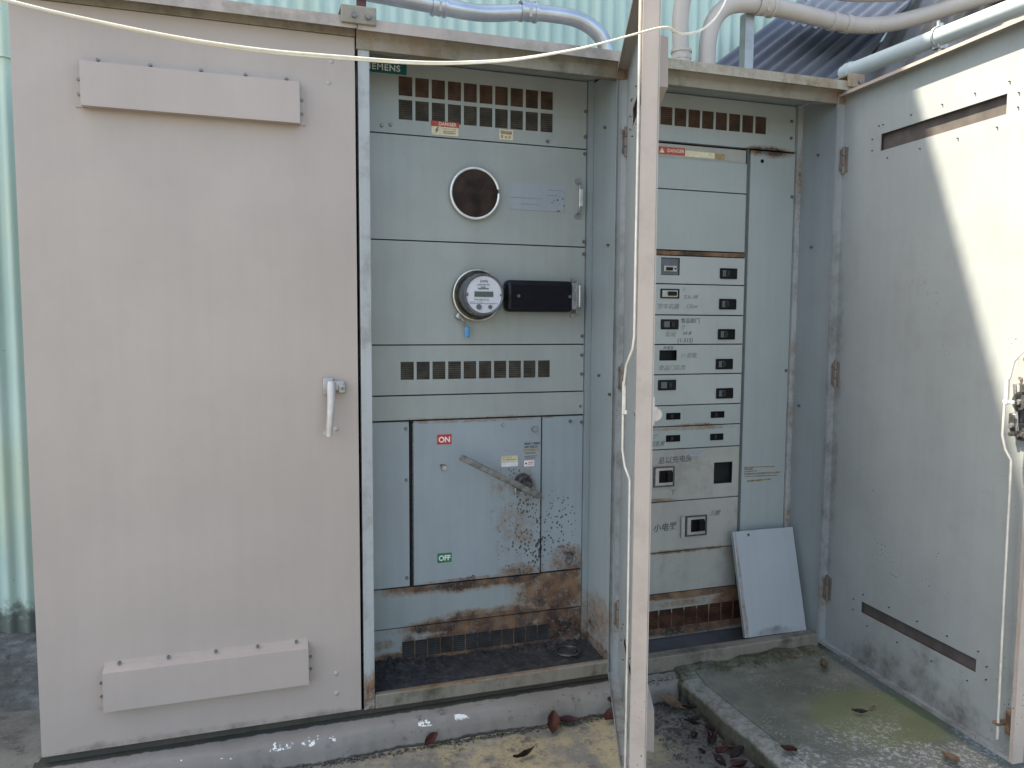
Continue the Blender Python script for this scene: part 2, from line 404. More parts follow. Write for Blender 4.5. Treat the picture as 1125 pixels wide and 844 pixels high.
def slab_mat():
    k = NK('mossy_concrete_slab')
    sep = k.n.new('ShaderNodeSeparateXYZ'); k.l.new(k.co, sep.inputs[0])
    c = k.ramp(k.noise(5, 9, .7), [(.3, (.075, .08, .062)), (.5, (.125, .13, .10)), (.7, (.195, .19, .155))])
    fle = k.math('MULTIPLY', k.smooth(k.noise(75, 6, .75, src=k.map((1, 1.9, 1))), .56, .63), k.smooth(k.noise(6, 5, .7), .44, .6))
    c = k.mix(k.math('MULTIPLY', fle, .9), c, (.33, .33, .29))
    # worn pale nosing along the left edge
    ed = k.math('MULTIPLY', k.smooth(sep.outputs[0], 1.215, 1.17), k.smooth(k.noise(28, 8, .75), .36, .6))
    c = k.mix(k.math('MULTIPLY', ed, .85), c, (.30, .30, .27))
    # moss
    ms = k.math('ADD', k.maxof([k.math('MULTIPLY', k.smooth(sep.outputs[1], -.17, -.03), .55), .10]), k.math('MULTIPLY', k.math('SUBTRACT', k.noise(14, 9, .78), .5), 1.5))
    c = k.mix(k.smooth(ms, .35, .62, 0, .9), c, k.ramp(k.noise(50, 5), [(.35, (.025, .024, .014)), (.52, (.05, .055, .022)), (.68, (.11, .11, .07))]))
    # round algae patch
    v = k.map((1/.24, 1/.21, 0), (-1.60/.24, .49/.21, 0)); n = k.n.new('ShaderNodeVectorMath'); n.operation = 'LENGTH'; k.l.new(v, n.inputs[0])
    al = k.smooth(k.math('ADD', n.outputs['Value'], k.math('MULTIPLY', k.math('SUBTRACT', k.noise(9, 6, .7), .5), .5)), 1.05, .72)
    c = k.mix(k.math('MULTIPLY', al, .55), c, (.155, .175, .06))
    # white salts around it
    wr = k.math('MULTIPLY', k.math('MULTIPLY', k.smooth(k.noise(60, 8, .8), .5, .58), k.smooth(k.noise(5, 3), .4, .52)), k.math('MULTIPLY', k.smooth(sep.outputs[1], -.42, -.62), .8))
    c = k.mix(wr, c, (.42, .42, .40))
    side = k.smooth(sep.outputs[2], -.038, -.05)
    c = k.mix(k.math('MULTIPLY', side, .75), c, k.ramp(k.noise(24, 8, .7), [(.35, (.02, .024, .012)), (.65, (.075, .08, .05))]))
    return k.out(c, .85, k.bump(k.noise(80, 8, .8), .55, .005))
sl = MB(); NY = 90
ys = [-.004 - 1.75*(i/NY)**1.6 for i in range(NY+1)]
g = []
for yy in ys:
    row = []
    e = .004*math.sin(yy*23)+random.uniform(-.003, .003)
    pr = [(1.128+e*1.3, GZ-.02), (1.124+e, -.048), (1.128+e, -.038+random.uniform(-.002, .001)), (1.138+e, -.0305)]
    for x, z in pr: row.append(sl.bm.verts.new((x, yy, z)))
    for x in (1.195, 1.1965, 1.198, 1.1995): row.append(sl.bm.verts.new((x+.004*math.sin(yy*5), yy, -.0305 if x in (1.195, 1.1995) else -.0345)))
    for i in range(1, 48): row.append(sl.bm.verts.new((1.21+i*.04, yy, -.0305+.0015*math.sin(i*3+yy*9))))
    for v in row[3:]:
        t_ = max(0, min(1, (yy+.115)/.11)); v.co.z += (.026+.006*math.sin(v.co.x*13)+.005*math.sin(v.co.x*41))*t_*t_*(3-2*t_)*(1 if v is not row[3] else .6) + (random.uniform(-.0035, .0035) if t_ > 0 else 0)
    g.append(row)
for a, b in zip(g, g[1:]):
    for m_ in range(len(a)-1): sl.bm.faces.new((a[m_], a[m_+1], b[m_+1], b[m_]))
sl.bm.faces.new([v for v in g[-1]] + [sl.bm.verts.new((g[-1][-1].co.x, ys[-1], GZ-.02))])
sl.build('concrete_slab', slab_mat(), smooth=40)['kind'] = 'structure'

def footing_mat():
    k = NK('damp_footing')
    c = k.ramp(k.noise(8, 9, .72, src=k.map((1, 1, 3))), [(.3, (.03, .033, .03)), (.5, (.07, .077, .075)), (.72, (.19, .21, .215))])
    c = k.mix(k.smooth(k.noise(22, 6, .75), .55, .66, 0, .8), c, (.02, .02, .017))
    return k.out(c, .75, k.bump(k.noise(40, 8, .75), .6, .01))
fo = MB(); W_Y = .90
rows = []
for i in range(120):
    x = -6 + i*.1
    pr = [(W_Y+.05, .065), (W_Y-.03, .05), (W_Y-.07, -.0), (W_Y-.16, -.055), (W_Y-.30, -.085), (W_Y-.33, -.125)]
    rows.append([fo.bm.verts.new((x, a+random.uniform(-.006, .006), b+random.uniform(-.006, .006))) for a, b in pr])
for a, b in zip(rows, rows[1:]):
    for m_ in range(5): fo.bm.faces.new((a[m_], a[m_+1], b[m_+1], b[m_]))
fo.build('wall_footing', footing_mat(), smooth=60)['kind'] = 'structure'

# --- green corrugated gable wall (its gable shades the cabinets)
def wall_mat():
    k = NK('green_corrugated_cladding')
    sep = k.n.new('ShaderNodeSeparateXYZ'); k.l.new(k.co, sep.inputs[0])
    c = k.mix(k.smooth(k.noise(1.3, 4), .3, .7), (.37, .52, .465), (.45, .60, .54))
    st = k.noise(1, 5, .7, src=k.map((42, 4, .5)))
    c = k.mix(k.smooth(st, .45, .7, 0, .45), c, (.62, .66, .52))
    yl = k.math('MULTIPLY', k.smooth(k.noise(1.5, 3, src=k.map((2, 1, .8))), .5, .7), .35)
    c = k.mix(yl, c, (.56, .60, .34))
    d = k.math('ADD', k.smooth(sep.outputs[2], .30, .07), k.math('MULTIPLY', k.math('SUBTRACT', k.noise(20, 8, .75), .5), 1.6))
    c = k.mix(k.smooth(d, .5, .9, 0, .85), c, (.07, .07, .06))
    vd = k.voro(30); c = k.mix(k.math('MULTIPLY', k.smooth(vd, .07, .03), k.smooth(k.noise(5), .5, .6)), c, (.03, .03, .03))
    return k.out(c, .45, k.bump(k.noise(40, 3), .1, .002))
wl = MB(); pitch = .062; amp = .008
def gz(x):
    zz = 5.26 - .769*(x-1.77)
    if x < -5: zz = 5.26 - .769*(-5-1.77) + (x+5)*.769
    return max(.4, zz)
xs = []; x = -9.0
while x < 6.2: xs.append(x); x += pitch/8
F = []; Bk = []
for x in xs:
    yy = W_Y + amp*math.cos(2*math.pi*x/pitch)
    F.append([wl.bm.verts.new((x, yy, z)) for z in (.052, 2.19, gz(x))]); Bk.append([wl.bm.verts.new((x, yy+.004, z)) for z in (.052, 2.19, gz(x))])
for a, b, c_, d in zip(F, F[1:], Bk, Bk[1:]):
    for m_ in range(2):
        wl.bm.faces.new((a[m_], b[m_], b[m_+1], a[m_+1])); wl.bm.faces.new((c_[m_], c_[m_+1], d[m_+1], d[m_]))
    wl.bm.faces.new((a[2], b[2], d[2], c_[2])); wl.bm.faces.new((a[0], c_[0], d[0], b[0]))
wall = empty('corrugated_wall', (0, W_Y, 0))
wo = wl.build('cladding_sheet', wall_mat(), wall, (0, -W_Y, 0), smooth=60)
sm = MB()                                                # lap seam of the upper sheets, left
rows = []
for x in [x for x in xs if x < -.95]:
    yy = W_Y - .0085 + amp*math.cos(2*math.pi*x/pitch)
    rows.append([sm.bm.verts.new((x, yy+a, z)) for a, z in ((0, 2.195), (.006, 2.195), (.006, 2.6), (0, 2.6))])
for a, b in zip(rows, rows[1:]):
    for m_ in range(4): sm.bm.faces.new((a[m_], a[(m_+1) % 4], b[(m_+1) % 4], b[m_]))
sm.build('lapped_sheet', bpy.data.materials['green_corrugated_cladding'], wall, (0, -W_Y, 0), smooth=60)
fr = MB()
for x in (-1.8, 0.6, 3.0): fr.box(x-.05, x+.05, W_Y+.013, W_Y+.11, .0, gz(x)-.25)
for z in (.4, 1.5, 2.7): fr.box(-6.9, 3.9, W_Y+.11, W_Y+.19, z-.04, z+.04)
fr.build('wall_stud', flat('weathered_timber', (.16, .12, .08), .9), wall, (0, -W_Y, 0))
tag(wall, 'pale green corrugated sheet wall rising behind the electrical cabinets', 'wall')

# ================================================================== THE CABINET
cab = empty('electrical_cabinet', (0, 0, 0))
tag(cab, 'beige and grey outdoor switchgear cabinet with meter, breakers and two open doors', 'electrical cabinet')
DEP = .58; PY = .212

# shell
s = MB()
s.box(-.91, -.902, .034, DEP, 0, 2.10); s.box(-.902, .0, .034, .040, .0, 2.07); s.box(-.905, 1.79, DEP, DEP+.006, 0, 2.12)
s.build('outer_shell', 'beige', cab)
for nm, a, b, mt in (('left', .0405, .0445, 'inner'),):
    MB().box(a, b, .034, DEP, 0.0, 2.11).build('side_wall', 'inner', cab)
MB().box(.875, .881, .004, DEP, .0, 2.11).build('side_wall', 'inner', cab)
MB().box(.909, .915, .004, DEP, .0, 2.11).build('side_wall', 'inner', cab)
MB().box(1.780, 1.786, .004, DEP, .0, 2.11).build('side_wall', 'inner', cab)
MB().box(-.900, .893, .012, .0195, -.030, .0005).box(.897, 1.79, .012, .0195, -.030, .0).build('plinth', paint('dirty_plinth', (.06, .055, .045), .8, .2, .2, speck=.2, grime=((.03, .035, .02), .9)), cab)
# posts
def post(x0, x1, mat='post', y0=.0, d=.03):
    return MB().box(x0, x1, y0, y0+d, .002, 2.071, .0015).build('corner_post', mat, cab)
post(.006, .040)
MB().extr([(.8815, .0), (.9085, .0), (.9085, .03), (.8815, .03)], 'z', .002, 2.071).build('corner_post', 'post', cab)
MB().strip([(1.786, .0), (1.812, .0), (1.812, .035)], .003, 'z', .02, 2.071).build('corner_post', 'post', cab)
# lid, header, sill
lid = MB()
lid.strip([(-.05, 2.108), (-.052, 2.137), (.10, 2.150), (DEP+.03, 2.16)], .003, 'x', -.93, -.004)
lid.build('lid', 'beige_top', cab, smooth=30)
MB().strip([(-.05, 2.106), (-.052, 2.135), (.10, 2.147), (DEP+.03, 2.157)], .003, 'x', -.001, .893).build('lid', 'beige_top', cab, smooth=30)
MB().strip([(-.05, 2.103), (-.052, 2.132), (.10, 2.144), (DEP+.03, 2.154)], .003, 'x', .896, 1.815).build('lid', 'mosslid', cab, smooth=30)
MB().box(-.905, -.003, -.004, .03, 2.101, 2.134).build('header_beam', 'header', cab)
def header(x0, x1):
    MB().strip([(.03, 2.071), (-.0035, 2.069), (-.006, 2.10), (-.018, 2.128)], .003, 'x', x0, x1).build('header_beam', 'header', cab)
header(.0, .892); header(.8935, 1.812)
MB().box(.046, .874, .031, PY+.03, 2.118, 2.124).build('ceiling_plate', 'inner', cab)
MB().box(.916, 1.779, .031, PY+.03, 2.112, 2.118).build('ceiling_plate', 'inner', cab)
# bolted joint brackets
def bracket(x0, x1, z0, z1, holes):
    b = MB().box(x0, x1, -.066, -.0545, z0, z1, .002).box(x0, x1, -.0545, .14, z1-.006, z1-.0005)
    o = b.build('lid_bracket', 'header', cab)
    for hx in holes:
        MB().cyl((hx, -.069, (z0+z1)/2-.004), (0, -1, 0), .0085, .008, 6).build('bolt', 'bolt', o)
bracket(-.05, .052, 2.118, 2.168, (-.012, .028)); bracket(1.765, 1.835, 2.112, 2.160, (1.812,))
# sill of meter section and of breaker section
k_ = M['header']
MB().box(.0415, .8745, -.003, .022, .001, .047, .003).build('sill', 'sill', cab)
MB().box(.9155, 1.7795, -.003, .022, -.03, .034, .003).box(.9155, 1.7795, .022, .045, .026, .0335).build('sill', 'sill', cab)
def soot():
    k = NK('sooty_cabinet_floor')
    c = k.ramp(k.noise(22, 9, .75), [(.35, (.012, .012, .012)), (.55, (.045, .045, .045)), (.72, (.10, .095, .085))])
    return k.out(c, .8, k.bump(k.noise(40, 8, .75), .9, .012))
fl = MB(); n1, n2 = 90, 24; gr = []
for i in range(n1+1):
    row = []
    for j in range(n2+1):
        x = .046 + (.874-.046)*i/n1; y = .022 + (PY-.024)*j/n2
        heap = max(0, (j/n2-.45))*.03 + (.018*max(0, 1-abs(x-.12)/.22))*(.4+.6*j/n2)
        row.append(fl.bm.verts.new((x, y, .036 + heap*random.uniform(.3, 1.1) + random.uniform(0, .002+.004*(j/n2)+.004*max(0, 1-abs(x-.12)/.2)))))
    gr.append(row)
for a, b in zip(gr, gr[1:]):
    for j in range(n2): fl.bm.faces.new((a[j], b[j], b[j+1], a[j+1]))
fl.build('cabinet_floor', soot(), cab, smooth=40)
MB().ring((.76, .115, .052), (0, 0, 1), .043, .0035).ring((.76, .115, .0515), (0, 0, 1), .03, .002).cyl((.76, .115, .049), (0, 0, 1), .03, .003, 32).build('conduit_hub_plug', 'steel_dark', cab, smooth=40)
MB().box(.9155, 1.7795, .0455, DEP, -.004, .002).build('cabinet_floor', flat('grey_floor_pan', (.075, .082, .09), .55, 0, .25, 8), cab)
# dark sheets behind the dead fronts, painted shade for gaps and cutouts
MB().box(.046, .874, PY+.028, PY+.032, .0365, 2.117).build('gap_shade_sheet', 'inner_dark', cab)
MB().box(.916, 1.779, PY+.028, PY+.032, .0025, 2.111).build('gap_shade_sheet', 'inner_dark', cab)

# --- dead fronts of the meter section
GAP = .0022; T = .0025
def panel(x0, x1, z0, z1, mat, holes=(), y=PY, lip=True, name='cover_panel', label=None):
    m = MB(); x0 += GAP; x1 -= GAP; z0 += GAP; z1 -= GAP
    m.plate(x0, x1, z0, z1, y, T, holes)
    if lip:
        for (a, b, c, d) in ((x0, x1, z0, z0+.0018), (x0, x1, z1-.0018, z1), (x0, x0+.0018, z0+.0019, z1-.0019), (x1-.0018, x1, z0+.0019, z1-.0019)):
            m.box(a, b, y+T+.0002, y+.02, c, d)
    return m.build(name, mat, cab, label=label)
vents = []
def vent(x0, x1, z0, z1, n, slat_mat, back, parent, y=PY):
    """louvre block: angled slats set into a hole, dark screen behind"""
    m = MB(); h = (z1-z0)/n
    for i in range(n):
        z = z0 + h*(i+.5)
        m.box(x0+.0004, x1-.0004, y+.001, y+.0100, z-.0005, z+.0005, rot=Matrix.Rotation(R(-20), 3, 'X'))
        m.box(x0+.0004, x1-.0004, y+.0006, y+.0022, z-h*.5+.0004, z-h*.5+.0026)
    o = m.build('louver_vent', slat_mat, parent)
    MB().box(x0-.002, x1+.002, y+.012, y+.0135, z0-.002, z1+.002).build('screen', back, cab if False else o)
    return o
def row(x0, x1, z0, z1, n, gap=.010):
    w = (x1-x0-gap*(n-1))/n
    return [(x0+i*(w+gap), x0+i*(w+gap)+w, z0, z1) for i in range(n)]
XA, XB = .0465, .853
v1 = row(.167, .719, 2.003, 2.066, 10) + row(.167, .719, 1.925, 1.990, 10)
p1 = panel(XA, XB, 1.876, 2.116, 'panelA', v1)
for i, h in enumerate(v1): vent(*h, 9, M['slatU'] if i < 10 else M['slatM'], M['copper_screen'] if i < 10 else M['dark_screen'], cab)
p2 = panel(XA, XB, 1.525, 1.876, 'panelA')
p3 = panel(XA, XB, 1.170, 1.525, 'panelA')
v4 = row(.168, .717, 1.050, 1.112, 10)
p4 = panel(XA, XB, .996, 1.170, 'panelA', v4)
for h in v4: vent(*h, 9, M['slatM'], M['dark_screen'], cab)
p5 = panel(XA, XB, .909, .996, 'panelA', y=PY-.004)
p6 = panel(XA, .198, .320, .907, 'panelB')
p7 = panel(.208, .684, .322, .908, 'panelB', y=PY-.006, name='switch_door')
p8 = panel(.687, XB, .322, .907, 'panelB')
MB().box(.200, .206, PY+.002, PY+.02, .322, .907).build('gap_strip', 'inner_dark', cab)
hg = MB()
for i in range(46): hg.cyl((.2075, PY-.0065, .330+i*.0125), (0, 0, 1), .0022, .010, 8)
hg.build('piano_hinge', 'bolt', cab)
p9 = panel(XA, XB, .175, .320, 'panelR', y=PY-.003)
v9 = row(.168, .722, .062, .122, 12, .0028)
p10 = panel(XA, XB, .038, .175, 'panelR', v9)
for h in v9: vent(*h, 8, M['slatG'], M['dark_screen'], cab)
MB().box(.854, .874, PY-.012, PY+.012, .04, 2.116).build('frame_strip', 'inner', cab)
screw_src = MB().cyl((0, -.003, 0), (0, -1, 0), .0065, .006, 12, .005).build('bolt', 'bolt', cab)
scr = [(.846, 2.01), (.846, 1.92), (.845, 1.86), (.845, 1.545), (.845, 1.50), (.843, 1.20), (.843, 1.13), (.843, 1.06), (.838, .94), (.845, .88), (.056, 1.83), (.056, 1.72), (.056, 1.43), (.056, 1.33), (.056, 1.21), (.186, .88), (.186, .352), (.186, .70),
       (.14, 1.905), (.70, 1.893), (.80, .885), (.31, .745), (.425, .335)]
screw_src.location = (.11, PY, 1.9)
for x, z in scr: dup(screw_src, (x, PY if not (.3 < x < .45 or z < .3) else PY-.006, z))
b_ = MB().cyl((0, -.005, 0), (0, -1, 0), .012, .010, 20, .009, ).build('knob', 'steel', cab, (.655, PY-.006, .862), smooth=40)
dup(b_, (.318, PY-.006, .738))
dup(b_, (.535, PY-.006, .882)).scale = (.5, .5, .5)

# upper blank disc
d = MB().cyl((.427, PY-.010, 1.693), (0, -1, 0), .083, .02, 64, .083).build('meter_socket_cover', flat('smoky_disc', (.030, .018, .013), .42, 0, .5, 22), cab, smooth=30)
MB().ring((.427, PY-.018, 1.693), (0, -1, 0), .0855, .005, 72, 10, R(12), R(362)).build('retaining_ring', flat('bright_ring', (.85, .84, .80), .35, .6, .1), d, smooth=60)
# nameplate + embossed plate
MB().box(.557, .767, PY-.0016, PY-.0003, 1.648, 1.744).build('nameplate', 'plate', cab)
MB().box(.562, .68, PY-.0024, PY-.0018, 1.689, 1.6905).box(.70, .76, PY-.0024, PY-.0018, 1.722, 1.7235).box(.70, .752, PY-.0024, PY-.0018, 1.703, 1.7045).box(.60, .67, PY-.0024, PY-.0018, 1.668, 1.6695).build('nameplate_rule', 'inkfaint', cab)
MB().box(.742, .832, PY-.0016, PY-.0003, 1.985, 2.03).build('nameplate', M['panelA'], cab)
# pull handle
h_ = MB().tube([(.818, PY, 1.752), (.818, PY-.016, 1.748), (.818, PY-.026, 1.73), (.818, PY-.026, 1.665), (.818, PY-.016, 1.647), (.818, PY, 1.643)], .0045, 10, 1).build('pull_handle', 'steel', cab, smooth=60)
MB().box(.813, .826, PY-.033, PY-.029, 1.667, 1.728, .001).build('grip', flat('bright_grip', (.7, .7, .68), .3, .6), h_)
MB().cyl((.816, PY-.003, 1.760), (0, -1, 0), .010, .006, 14).cyl((.816, PY-.003, 1.636), (0, -1, 0), .010, .006, 14).build('foot', 'steel', h_)

# --- the meter
MX, MZ = .435, 1.343
mt = MB().cyl((MX, PY-.012, MZ), (0, -1, 0), .087, .024, 64).build('electric_meter', 'steel_dark', cab, smooth=30)
MB().ring((MX, PY-.028, MZ), (0, -1, 0), .0865, .0048, 72, 10).build('retaining_ring', flat('tarnished_bright_ring', (.66, .62, .52), .28, .85, .2), mt, smooth=60)
MB().cyl((MX, PY-.052, MZ), (0, -1, 0), .076, .05, 64, .072).build('meter_body', flat('smoky_meter_housing', (.055, .052, .05), .2, .1, .6, 25), mt, smooth=30)
MB().cyl((MX, PY-.088, MZ), (0, -1, 0), .0725, .028, 64, .069).ring((MX, PY-.104, MZ), (0, -1, 0), .0665, .0045, 64, 8).build('meter_rim', flat('meter_rim_grey', (.10, .11, .12), .15, .2, .3), mt, smooth=40)
FY = PY-.1045
MB().cyl((MX, FY+.001, MZ), (0, -1, 0), .0635, .002, 64).build('dial_plate', flat('meter_face_white', (.56, .58, .63), .3, 0, .04), mt, smooth=30)
MB().box(MX-.034, MX+.032, FY-.0022, FY-.0004, MZ-.008, MZ+.010).build('display', flat('lcd_grey', (.085, .11, .10), .25), mt)
dk = MB()
dk.text('kWh', MX-.014, MZ+.040, .014, FY-.0012, align='LEFT').box(MX-.022, MX+.016, FY-.0016, FY-.0006, MZ+.018, MZ+.0215).box(MX-.012, MX+.005, FY-.0016, FY-.0006, MZ+.0235, MZ+.0265)
dk.box(MX-.05, MX+.05, FY-.0016, FY-.0006, MZ-.0305, MZ-.0295).text('CL200 240V 3W', MX-.026, MZ+.031, .0065, FY-.0012).text('TYPE  60Hz  Kh 7.2', MX-.036, MZ-.020, .0065, FY-.0012)
for a in range(-3, 4): dk.box(MX-.03+a*.007, MX-.026+a*.007, FY-.0016, FY-.0006, MZ-.026, MZ-.0248) if a != 0 else None
dk.cyl((MX-.018, FY-.0035, MZ-.042), (0, -1, 0), .0095, .006, 20, .008).cyl((MX+.021, FY-.0035, MZ-.042), (0, -1, 0), .0065, .006, 20)
dk.box(MX-.0615, MX-.056, FY-.003, FY-.0002, MZ-.006, MZ+.006, .001).box(MX+.056, MX+.061, FY-.003, FY-.0002, MZ-.004, MZ+.002, .001)
dk.build('meter_markings', flat('meter_print', (.10, .11, .12), .4), mt)
# seal: wires and blue tag
sw = MB()
for i in range(7):
    a = random.uniform(-.012, .012)
    sw.tube([(MX-.066+a, PY-.012, MZ-.058-abs(a)), (MX-.062-a, PY-.032, MZ-.078+a*.4), (MX-.046+a*.6, PY-.028, MZ-.098), (MX-.038, PY-.022, MZ-.112)], .0016, 6, 1)
sw.box(MX-.078, MX-.052, PY-.026, PY-.006, MZ-.084, MZ-.064, .003, rot=Matrix.Rotation(R(35), 3, 'Y'))
sw.build('seal_wire', 'steel', mt, smooth=60)
MB().box(MX-.046, MX-.028, PY-.027, PY-.019, MZ-.146, MZ-.110, .004, 2).build('seal_tag', flat('blue_seal', (.10, .33, .62), .25), mt, smooth=50)

# --- black test-block cover with steel clamp
tb = MB().box(.532, .785, PY-.055, PY-.001, 1.286, 1.398, .016, 4).build('test_block_cover', flat('smoked_black_plastic', (.010, .011, .014), .12, 0, .3, 12), cab, smooth=50)
MB().box(.553, .775, PY-.0565, PY-.054, 1.304, 1.380, .001).build('front_window', flat('glossy_black_window', (.006, .007, .012), .06), tb)
MB().box(.778, .806, PY-.050, PY-.012, 1.296, 1.392, .003).cyl((.800, PY-.006, 1.405), (0, -1, 0), .008, .012, 12).cyl((.800, PY-.006, 1.277), (0, -1, 0), .008, .012, 12).box(.797, .803, PY-.052, PY-.010, 1.283, 1.399).build('clamp', 'steel', tb)
g_ = MB()
for i in range(13): g_.cyl((.812, PY-.045, 1.309+i*.006), (0, 0, 1), .0062, .0045, 12)
g_.build('ribbed_grip', flat('bright_ribbed', (.62, .63, .64), .3, .6), tb, smooth=40)
dup(screw_src, (.575, PY-.0545, 1.342)); dup(screw_src, (.769, PY-.0545, 1.342))

# --- lever switch
LV = MB()
pA = Vector((.362, .125, .785)); pB = Vector((.655, .150, .628)); dv = (pB-pA); L = dv.length
ang = math.atan2(dv.z, dv.x)
rotL = Matrix.Rotation(-ang, 3, 'Y')
LV.obox((pA+pB)/2, (L, .010, .021), rotL, .002)
LV.obox((pA+pB)/2 + Vector((0, .009, 0)), (L-.01, .010, .005), rotL)
LV.obox(pA + dv*.83 + Vector((0, -.006, .0)), (L*.34, .006, .024), rotL, .002)
lv = LV.build('switch_lever', flat('worn_lever_steel', (.22, .22, .21), .42, .55, .35, 40, .4), cab)
MB().cyl((.612, PY-.020, .668), (0, -1, 0), .034, .026, 32, .030).ring((.612, PY-.034, .668), (0, -1, 0), .024, .004, 32, 8).cyl((.612, PY-.045, .668), (0, -1, 0), .014, .045, 20).build('hub', 'steel_dark', lv, smooth=40)
MB().ring((.590, PY-.03, .645), (0, -1, 0), .014, .0035, 24, 8).cyl((.628, PY-.068, .655), (0, -1, 0), .006, .006, 8).build('lock_ring', 'steel', lv, smooth=40)

# --- labels
def sticker(x0, x1, z0, z1, mat, y=PY, name='label', parent=None, t=.0006, off=.0004):
    return MB().box(x0, x1, y-t-off, y-off, z0, z1).build(name, mat, parent or cab)
YD = PY-.006
o = sticker(.294, .346, .821, .856, 'red', YD, 'on_label'); MB().text('ON', .320, .829, .0265, YD-.0016, bold=.0009, align='CENTER').build('lettering', 'white', o)
o = sticker(.294, .346, .397, .431, 'green', YD, 'off_label'); MB().text('OFF', .320, .405, .0255, YD-.0016, bold=.0009, align='CENTER', sx=.95).build('lettering', 'white', o)
o = sticker(.530, .593, .745, .768, 'cream', YD, 'warning_label'); MB().text('CAUTION', .534, .7605, .008, YD-.0014).box(.536, .586, YD-.0017, YD-.0011, .7535, .756).build('lettering', 'tan', o)
sticker(.530, .593, .729, .7445, 'white', YD, 'warning_label'); sticker(.615, .674, .783, .790, 'tan', YD, 'warning_label')
o = sticker(.615, .674, .748, .782, M['plate'], YD, 'warning_label'); MB().text('WARNING', .619, .772, .009, YD-.0014).box(.619, .668, YD-.0017, YD-.0011, .762, .7645).box(.619, .66, YD-.0017, YD-.0011, .755, .7575).build('lettering', 'ink', o)
o = sticker(.618, .656, .726, .7475, M['white'], YD, 'warning_label'); MB().cyl((.625, YD-.0014, .737), (0, -1, 0), .004, .0006, 16).box(.632, .652, YD-.0017, YD-.0011, .739, .7415).box(.632, .652, YD-.0017, YD-.0011, .733, .735).build('lettering', 'redlab', o)
MB().text('MAX 1200A', .618, .806, .012, YD-.0010, bold=.0003).text('600 VOLTS', .618, .794, .011, YD-.0010, bold=.0003).build('stencil_lettering', 'ink', cab)
# danger label of meter section
o = sticker(.278, .372, 1.884, 1.925, 'cream', PY-.001, 'danger_label')
sticker(.276, .374, 1.912, 1.930, 'redlab', PY-.0016, 'red_band', o)
MB().text('DANGER', .302, 1.916, .0155, PY-.0030, bold=.0004).build('lettering', 'cream', o)
m = MB(); yb = PY-.0024
m.extr([(.299, 1.910), (.289, 1.897), (.295, 1.898), (.290, 1.886), (.303, 1.901), (.297, 1.900), (.304, 1.910)], 'y', yb, yb+.0006); m.build('lightning_symbol', 'ink', o)
MB().text('HIGH VOLTAGE', .318, 1.9035, .0065, yb).box(.318, .362, yb, yb+.0006, 1.897, 1.900).box(.318, .362, yb, yb+.0006, 1.890, 1.894).build('lettering', 'tan', o)
o = sticker(.519, .570, 1.886, 1.921, 'cream', PY-.001, 'danger_label')
MB().box(.524, .565, PY-.0026, PY-.0019, 1.905, 1.916).box(.526, .532, PY-.0026, PY-.0019, 1.892, 1.902).box(.540, .546, PY-.0026, PY-.0019, 1.892, 1.898).box(.555, .560, PY-.0026, PY-.0019, 1.892, 1.900).build('lettering', 'tan', o)
# maker plate, top left
o = MB().box(.0475, .193, PY-.006, PY-.0006, 2.070, 2.106).build('maker_plate', 'teal', cab)
MB().text('SIEMENS', .0530, 2.0775, .0285, PY-.0066, bold=.0006, sx=1.02, sp=1.12).build('lettering', 'white', o)

# --- breaker section
CX0, CX1, TX0, TX1 = .92, 1.536, 1.546, 1.757
vt = row(1.088-.0585*3, 1.617, 1.990, 2.056, 12, .0095)
vt = [h for h in vt if h[0] > .93]
panel(CX0, TX1, 1.930, 2.110, 'panelC', vt)
for h in vt: vent(*h, 9, M['slatU'], M['copper_screen'], cab)
MB().box(1.628, 1.735, PY-.0016, PY-.0004, 2.0, 2.045).build('nameplate', M['panelC'], cab)
panel(CX0, CX1, 1.868, 1.926, 'panelE', y=PY+.008)
panel(CX0, CX1, 1.755, 1.872, 'panelC')
panel(CX0, CX1, 1.527, 1.755, 'panelC')
MB().box(CX0+.002, CX1-.006, PY-.002, PY+.012, 1.509, 1.524).build('filler_strip', paint('rusty_filler_strip', (.27, .22, .16), .8, .1, .1, speck=.1, rust=[(1.3, 1.516, .5, .02, .7)], rscale=20), cab)
panel(TX0, TX1, .180, 1.926, 'trimC', y=PY-.004)
MB().box(1.7575, 1.7795, PY-.014, PY+.012, .03, 2.11).build('frame_strip', 'post', cab)
MB().box(1.5365, 1.5455, PY+.004, PY+.020, .18, 1.93).build('gap_strip', flat('gap_grey', (.09, .10, .10), .6), cab)
rowsz = [1.507, 1.399, 1.281, 1.168, 1.052, .932, .850, .761]
hole4 = (1.164, 1.240, 1.106, 1.146)
for i, (a, b) in enumerate(zip(rowsz[1:], rowsz)):
    panel(CX0, CX1, a, b, 'panelD' if i < 5 else 'panelC', [hole4] if i == 3 else ([(1.163, 1.244, 1.432, 1.498)] if i == 0 else ()), y=PY-.004)
panel(CX0, CX1, .555, .761, 'panelE', [(1.419, 1.504, .612, .698)], y=PY-.004)
panel(CX0, CX1, .353, .555, 'panelE', y=PY-.004)
panel(CX0, CX1, .187, .353, 'panelE', y=PY-.002)
vr = row(1.124-.054*3, 1.584, .045, .120, 11, .004)
panel(CX0, 1.60, .004, .187, 'panelF', vr)
for h in vr: vent(*h, 8, M['slatR'], M['copper_screen'], cab)
BY = PY-.004
